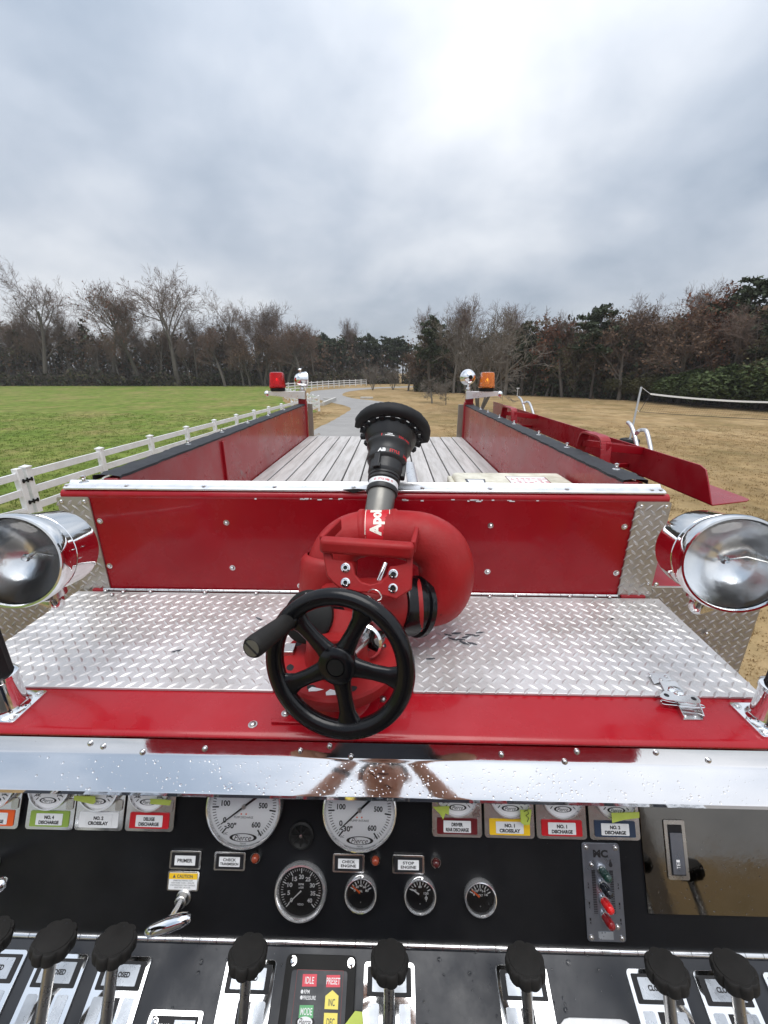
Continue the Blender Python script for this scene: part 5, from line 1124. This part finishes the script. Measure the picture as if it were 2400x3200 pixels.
def shrub(seed, leaf, n=5500, s_=.026, w_=.75):
    r = random.Random(seed); T = ([], []); Lf = ([], []); lobes = []
    for i in range(9):
        a = r.uniform(0,6.28); t = r.uniform(0,.62)*w_; c = V((t*math.cos(a), t*math.sin(a), r.uniform(.3,.74))); lobes.append((c, r.uniform(.18,.32))); seg_tube(T, V((0,0,-.01)), c, .02, .006, 5)
    for k in range(n):
        c, rr_ = r.choice(lobes); d = V((r.gauss(0,1), r.gauss(0,1), r.gauss(0,1))).normalized(); q = c+d*rr_*r.random()**.4; q.z = max(.02, q.z); leaf_quad(Lf, q, s_*r.uniform(.5,1.2), r)
    return to_mesh('trunk', [(T, 'bark_dark')]), to_mesh('crown', [(Lf, leaf)])
PR = {
 'oak1': hardwood(1, leaf='leaf_brown', leafp=.10, spread=1.15, limbs=11, leafs=.0045), 'oak2': hardwood(2, leaf='leaf_brown', leafp=.12, spread=1.2, limbs=12, trunk_f=.35, leafs=.0045),
 'oak3': hardwood(3, leaf='leaf_rust', leafp=.18, spread=.8, limbs=11, trunk_f=.4, leafs=.006), 'slim1': hardwood(4, 'bark_pale', 'twig', spread=.55, limbs=10, trunk_f=.45, upright=.5),
 'slim2': hardwood(5, 'bark', 'twig', leaf='leaf_brown', leafp=.10, spread=.6, limbs=9, trunk_f=.4, upright=.5, leafs=.005), 'brown1': hardwood(6, leaf='leaf_brown', leafp=.55, spread=.95, limbs=10, trunk_f=.25, leafs=.0095),
 'brown2': hardwood(7, leaf='leaf_olive', leafp=.6, spread=1.0, limbs=10, trunk_f=.22, leafs=.0105), 'rust1': hardwood(8, leaf='leaf_rust', leafp=.55, spread=.8, limbs=10, trunk_f=.3, leafs=.0095),
 'myrtle': hardwood(9, 'bark_pale', 'twig_pale', spread=1.15, stems=7, trunk_f=.2, limbs=6, upright=.35, tw=.0022, sub=(5,4,3)), 'orch': hardwood(10, 'bark_pale', 'twig_pale', spread=1.5, limbs=9, trunk_f=.22, upright=.1, tw=.0024),
 'pine1': pine(11), 'pine2': pine(12, base=.22, width=.2, n=4600), 'pine3': pine(13, base=.45, width=.24, n=4800, roundtop=True), 'shrub1': shrub(14, 'leaf_shrub'), 'shrub2': shrub(15, 'leaf_olive', 5000)}
def plant(kind, px, topy, dist, label, name, group=None, wid=1.0, seed=0):
    """tree at distance dist (metres ahead) seen at photo column px, its top at photo row topy"""
    b = at(px, 1210, y=dist); top = at(px, topy, y=dist); H = top.z; r = random.Random(seed+int(px)*7+int(dist))
    t = thing(name, label, 'tree' if 'shrub' not in kind else 'bush', (b.x, b.y, 0), group); t.scale = (H*wid, H*wid, H); t.rotation_euler.z = r.uniform(0,6.28)
    for nm, me in zip(('trunk','crown'), PR[kind]):
        o = bpy.data.objects.new(nm, me); COL.objects.link(o); o.parent = t
    return t
# tall bare trees behind the green field (left to right)
for a in (('oak1',150,790,88,'tall bare spreading tree, the leftmost big one behind the field',1.0),('oak2',560,815,90,'tall bare wide-crowned tree behind the middle of the field',1.0),('slim2',352,878,91,'reddish half-bare tree between the two tallest field trees',1.15),
          ('oak1',722,882,92,'bare tree right of the wide-crowned field tree',.95),('slim1',838,930,94,'bare pale tree left of the paired slender trees',1.0),('slim2',895,935,96,'bare slender tree behind the red beacon',.9),
          ('slim1',1100,985,112,'thin bare tree, left one of two poking above the pines',.55),('slim2',1122,995,114,'thin bare tree, right one of two poking above the pines',.6),('oak2',-10,925,88,'bare tree cut by the left edge behind the field',1.0),
          ('oak3',440,880,90,'rust-tinged tree just left of the wide-crowned tree',.9),('slim1',985,1005,100,'thin bare tree left of the winding drive',.6)):
    plant(a[0], a[1], a[2], a[3], a[4], 'bare_tree', wid=a[5])
r = random.Random(77)
KD = {'brown1':'brown-leaved tree','brown2':'olive-leaved tree','oak3':'rust-tinged bare tree','slim2':'slim half-bare tree','slim1':'slim pale bare tree','pine2':'dark pine tree','oak1':'spreading bare tree','rust1':'rust-leaved tree'}
for i in range(26):                             # the body of the left wood
    px = -60+i*40+r.uniform(-14,14); k = r.choice(('brown1','slim1','oak3','slim2','brown1','brown2','oak1','slim2')); plant(k, px, r.uniform(985,1055) if 'pine' not in k else r.uniform(1020,1060), r.uniform(87,101), KD[k]+' in the wood behind the green field', 'wood_tree', KD[k]+'s behind the field', 1.1, i)
for i in range(22):                             # slender trunks along the front of the left wood
    px = -40+i*45+r.uniform(-18,18); k = r.choice(('slim1','slim2')); plant(k, px, r.uniform(950,1045), r.uniform(88.5,94), KD[k]+' at the front of the wood behind the green field', 'wood_tree', KD[k]+'s at the front of the field wood', .75, i+40)
for i in range(20):                             # pines round the far bend
    px = 900+i*19+r.uniform(-7,7); plant(r.choice(('pine1','pine2','pine2','pine3')), px, r.uniform(1030,1068), r.uniform(104,125), 'dark pine in the row beyond the bend of the drive', 'pine_tree', 'pines beyond the bend', 1.25, i)
# single trees by the drive
plant('myrtle', 1502, 948, 34, 'large many-stemmed bare tree behind the amber beacon', 'bare_tree', wid=1.0)
plant('orch', 1352, 1172, 44, 'small spreading bare tree on the dry lawn, larger of two', 'small_tree', wid=1.35)
plant('orch', 1396, 1178, 42, 'small upright bare tree on the dry lawn, smaller of two', 'small_tree', wid=.8)
plant('myrtle', 1165, 1136, 73, 'small bare tree at the end of the distant fence', 'small_tree', wid=.75); plant('myrtle', 1228, 1140, 76, 'small bare tree right of the far end of the fence', 'small_tree', wid=.9)
# the right-hand wood, coming closer towards the right edge
def rdist(px): return 66-(px-1400)*.0275
for a in (('pine3',1340,985,63,'dark green pine at the left end of the right wood',1.0),('slim2',1340,945,65,'reddish bare tree rising behind the leftmost pine of the right wood',.7),('slim1',1418,915,64,'tall bare tree, left of the pair behind the chrome spotlight',.7),('slim2',1470,900,63,'tallest bare tree behind the chrome spotlight',.75),
          ('slim1',1580,940,60,'pale bare tree right of the amber beacon',1.0),('pine3',1632,1000,58,'rounded dark evergreen right of the amber beacon',1.0),('slim2',1710,958,57,'slim bare tree right of the rounded evergreen',.8),('rust1',1760,965,55,'rust-leaved tree in the middle of the right wood',.9),
          ('pine3',1850,945,52,'dark rounded evergreen in the middle of the right wood',1.1),('slim2',1930,905,53,'bare reddish tree above the middle of the right wood',.9),('brown1',1940,945,50,'brown-leaved tree left of the tall maroon one',1.0),('rust1',2085,872,48,'maroon-leaved tree left of the great pine',1.0),
          ('slim1',2140,880,49,'bare tree just left of the great pine',.7),('pine3',2290,858,44,'great round-topped pine near the right edge',1.25),('slim2',2200,850,49,'thin bare tree behind the great pine',.8),('brown2',2385,870,42,'olive-brown tree cut by the right edge',1.1),('rust1',2170,930,45,'rusty tree below the great pine',.8)):
    plant(a[0], a[1], a[2], a[3], a[4], 'wood_tree', wid=a[5])
for i in range(38):
    px = 1270+i*31+r.uniform(-12,12); k = r.choice(('brown1','brown2','slim2','rust1','rust1','pine2','slim1','brown2','oak3')); ty = 1030-(px-1300)*.088+r.uniform(-15,60); plant(k, px, ty, rdist(px)+r.uniform(-1,7), KD[k]+' in the wood right of the lawn', 'wood_tree', KD[k]+'s of the right wood', 1.15, i)
for i, (px, ty, k, wd, dd) in enumerate(((2300,1128,'shrub1',1.6,39.5),(2180,1142,'shrub1',1.5,42.5),(2400,1120,'shrub1',1.6,37.5),(2100,1175,'shrub1',1.4,45.5),(2040,1160,'shrub2',1.4,48),(1960,1165,'shrub2',1.4,50.5))):
    plant(k, px, ty, dd, ('wide green bush below the great pine','green bush left of the widest one','green bush cut by the right edge','low green bush above the net pole','olive bush left of the net pole','olive bush at the wood edge above the grab handle')[i], 'bush', wid=wd, seed=i)
# undergrowth that reads as one dark mass
def thicket(name, label, line, depth, hfun, nq, nt_, seed, mats, size):
    r = random.Random(seed); T = ([], []); Q = [([], []) for _ in mats]; pts = [V((a[0],a[1],0)) for a in line]
    cum = [0]
    for a, b in zip(pts[:-1], pts[1:]): cum.append(cum[-1]+(b-a).length)
    def place():
        s_ = r.uniform(0, cum[-1]); i = max(k for k in range(len(pts)-1) if cum[k] <= s_); d = (pts[i+1]-pts[i]).normalized(); return pts[i]+d*(s_-cum[i])+V((-d.y, d.x, 0))*depth*r.random()**1.2, s_/cum[-1]
    for _ in range(nq):
        p, t = place(); und = .72+.28*math.sin(p.x*.31+p.y*.17)*math.sin(p.x*.11+2)+.16*math.sin(p.x*1.3+p.y); h = hfun(t)*und*r.random()**.9; k = r.randrange(len(mats))
        if r.random() < .72: leaf_quad(Q[k], p+V((0,0,h)), size*r.uniform(.5,1.5), r)
        else:
            d = V((r.gauss(0,.5), r.gauss(0,.5), r.uniform(.3,1))).normalized()*size*r.uniform(4,9); seg_tube(T, p+V((0,0,h*.9)), p+V((0,0,h*.9))+d, size*.07, size*.03, 3)
    for _ in range(nt_):
        p, t = place(); h = hfun(t)*r.uniform(.45,.95); l = V((r.gauss(0,.06), r.gauss(0,.06), 1)); seg_tube(T, p, p+l*h*.5, r.uniform(.05,.14), .05, 5); seg_tube(T, p+l*h*.5, p+l*h+V((r.gauss(0,.4), r.gauss(0,.4), 0)), .05, .015, 4)
    me = to_mesh(name, [(T, 'bark')]+[(q, m_) for q, m_ in zip(Q, mats)]); o = obj(name, me, kind='stuff'); o['label'] = label; o['category'] = 'undergrowth'
gl = [tuple(at(px, 1205, y=d)[:2]) for px, d in ((-700,80),(-100,88),(300,90.5),(700,93),(930,98),(1080,106),(1250,112),(1420,100))]
thicket('undergrowth', 'dark undergrowth and trunks of the wood behind the field', gl, 16, lambda t: 12.0-2.5*max(0,t-.5), 48000, 1100, 51, ('brush_dark','leaf_pine','brush_dark','leaf_brown','leaf_brown'), .28)
gr = [tuple(at(px, 1230, y=rdist(px)-.5)[:2]) for px in (1290,1400,1600,1800,2000,2200,2400,2650)]
thicket('undergrowth', 'dark undergrowth and trunks of the wood right of the lawn', gr, 12, lambda t: 9.5-1.5*t, 54000, 600, 52, ('brush_dark','leaf_pine','leaf_olive','leaf_brown','brush_dark'), .22)
thicket('undergrowth', 'low dark scrub along the foot of the right wood', gr, 3.0, lambda t: 2.4, 22000, 0, 53, ('leaf_pine','brush_dark','leaf_shrub'), .14)
gl2 = [(a, b-3.2) for a, b in gl]
thicket('undergrowth', 'low dark scrub along the foot of the wood behind the field', gl2, 6.5, lambda t: 3.4, 26000, 0, 54, ('leaf_pine','brush_dark','brush_dark','leaf_olive'), .24)
# ------------------------------------------------------------------ thin damp haze over the whole place
hm = bpy.data.materials.new('haze'); hm.use_nodes = True; ht = hm.node_tree; ht.nodes.clear()
hv = ht.nodes.new('ShaderNodeVolumePrincipled'); hv.inputs['Color'].default_value = (0.94, 0.94, 0.95, 1); hv.inputs['Density'].default_value = 0.0004
ho = ht.nodes.new('ShaderNodeOutputMaterial'); ht.links.new(hv.outputs[0], ho.inputs['Volume'])
MATS['haze'] = hm
hz = MB().box((-402, -202, -1), (402, 502, 36)).build('haze', 'haze', kind='stuff', flat=True)
hz['label'] = 'thin pale haze softening the distant woods'; hz['category'] = 'haze'
# ------------------------------------------------------------------ the photographer, seen mirrored in the polished hood
def skin_mesh(name, chains, m, parent, root=0, sub=2):
    """chains: list of lists of (point, radius); equal points are merged so the figure is one surface"""
    bm = bmesh.new(); lay = bm.verts.layers.skin.verify(); seen = {}
    def vert(p, r):
        k = tuple(round(c, 4) for c in p)
        if k not in seen: v = bm.verts.new(p); v[lay].radius = (r, r); seen[k] = v
        return seen[k]
    for ch in chains:
        vs_ = [vert(p, r) for p, r in ch]
        for a, b in zip(vs_[:-1], vs_[1:]):
            if a is not b and bm.edges.get((a, b)) is None: bm.edges.new((a, b))
    bm.verts.ensure_lookup_table(); bm.verts[root][lay].use_root = True
    me = bpy.data.meshes.new(name); bm.to_mesh(me); bm.free(); me.materials.append(MATS[m]); o = obj(name, me, parent)
    s_ = o.modifiers.new('Skin', 'SKIN'); s_.use_smooth_shade = True
    u = o.modifiers.new('Sub', 'SUBSURF'); u.levels = u.render_levels = sub; return o
PX, PY, PZ = -.02, -.27, 1.432
per = thing('person', 'person in dark clothes holding up a phone, mirrored in the polished hood', 'person', (PX, PY, PZ))
W = lambda x, y, z: (PX+x, PY+y, PZ+z)
pel = (W(0,-.02,.92), .13); ch1 = (W(0,-.02,1.15), .125); ch2 = (W(0,-.01,1.36), .14); nk = (W(0,.005,1.50), .058); nk2 = (W(0,.03,1.56), .056)
head = [nk2, (W(0,.045,1.63), .070), (W(0,.045,1.69), .088), (W(0,.035,1.75), .082), (W(0,.03,1.79), .05)]
jaw = [(W(0,.045,1.63), .070), (W(0,.10,1.615), .030), (W(0,.125,1.603), .018)]
chains = [[pel, ch1, ch2, nk, nk2], head, jaw]
for s_ in (-1, 1):
    sh = (W(s_*.185,-.01,1.42), .060); el = (W(s_*.27,.09,1.30), .045); fo = (W(s_*.225,.14,1.42), .042); wr = (W(s_*.125,.205,1.61), .028); pa = (W(s_*.088,.235,1.685), .026)
    chains.append([ch2, sh, el, fo, wr, pa])
    for k, (dx, dz) in enumerate(((.006,.044),(.004,.028),(.0,.012),(-.002,-.004))):
        L = (.9,1.0,.95,.8)[k]; chains.append([pa, (W(s_*(.072-dx),.255,1.700+dz), .0095), (W(s_*(.060-.010*L),.268,1.704+dz), .0088), (W(s_*(.052-.022*L),.270,1.704+dz), .0080)])
    chains.append([pa, (W(s_*.066,.232,1.715), .0105), (W(s_*.048,.232,1.73), .0095), (W(s_*.032,.236,1.74), .0085)])
    hp_ = (W(s_*.095,-.02,.88), .090); kn_ = (W(s_*.105,.02,.49), .062); an_ = (W(s_*.11,-.02,.085), .043); ft = (W(s_*.12,.10,.035), .034); chains.append([pel, hp_, kn_, an_, ft])
skin_mesh('body', chains, 'skin', per)
skin_mesh('shirt', [[(W(0,-.02,.86), .150), (W(0,-.02,1.15), .140), (W(0,-.01,1.37), .150), (W(0,.0,1.455), .085)], [(W(0,-.01,1.37), .150), (W(-.185,-.01,1.42), .075), (W(-.24,.05,1.36), .066)], [(W(0,-.01,1.37), .150), (W(.185,-.01,1.42), .075), (W(.24,.05,1.36), .066)]], 'shirt', per)
tl_ = [[(W(0,-.02,.92), .142), (W(0,-.02,.98), .138)]]
for s_ in (-1, 1): tl_.append([(W(0,-.02,.92), .142), (W(s_*.095,-.02,.86), .105), (W(s_*.105,.02,.49), .078), (W(s_*.11,-.02,.10), .062)])
skin_mesh('trousers', tl_, 'trousers', per)
hd = W(0,.04,1.70)
MB().ball(V(hd)+V((0,-.022,.03)), .100, 20, sq=(.93,1.0,.93), m=12).build('hair', 'hair', per)
for s_ in (-1, 1):
    MB().ball(V(hd)+V((s_*.033,.083,.008)), .0125, 12).build('eye', 'ink_white', per); MB().ball(V(hd)+V((s_*.033,.093,.008)), .006, 10).build('pupil', 'ink_black', per)
    MB().ball(V(hd)+V((s_*.033,.088,.030)), .016, 10, sq=(1.3,.4,.3)).build('eyebrow', 'hair', per)
    MB().ball(V(hd)+V((s_*.088,.0,-.005)), .03, 12, sq=(.3,.6,1.05)).build('ear', 'skin', per)
MB().tube([V(hd)+V((0,.085,.012)), V(hd)+V((0,.108,-.022)), V(hd)+V((0,.098,-.034))], [.008,.015,.010], 10).build('nose', 'skin', per)
MB().ball(V(hd)+V((0,.092,-.058)), .022, 12, sq=(1,.3,.28)).build('mouth', 'lens_dark', per)
wr = V(W(-.125,.205,1.61)); wd = (V(W(-.088,.235,1.685))-wr).normalized(); MB().lathe([(.030,-.012),(.0325,-.010),(.0325,.010),(.030,.012)], aim(wr-wd*.02, wd), 24).build('watch', 'black_rubber', per)
ph = thing('phone', 'dark phone held up in front of the face by the photographer', 'phone', (0, -.018, CAMZ-.09))
MB().rrect(-.038,-.075,.038,.075,-.004,.004,.010, MX(((1,0,0,0),(0,0,-1,-.018),(0,1,0,CAMZ-.05),(0,0,0,1)))).build('phone_case', 'black_plastic', ph, bev=.001)
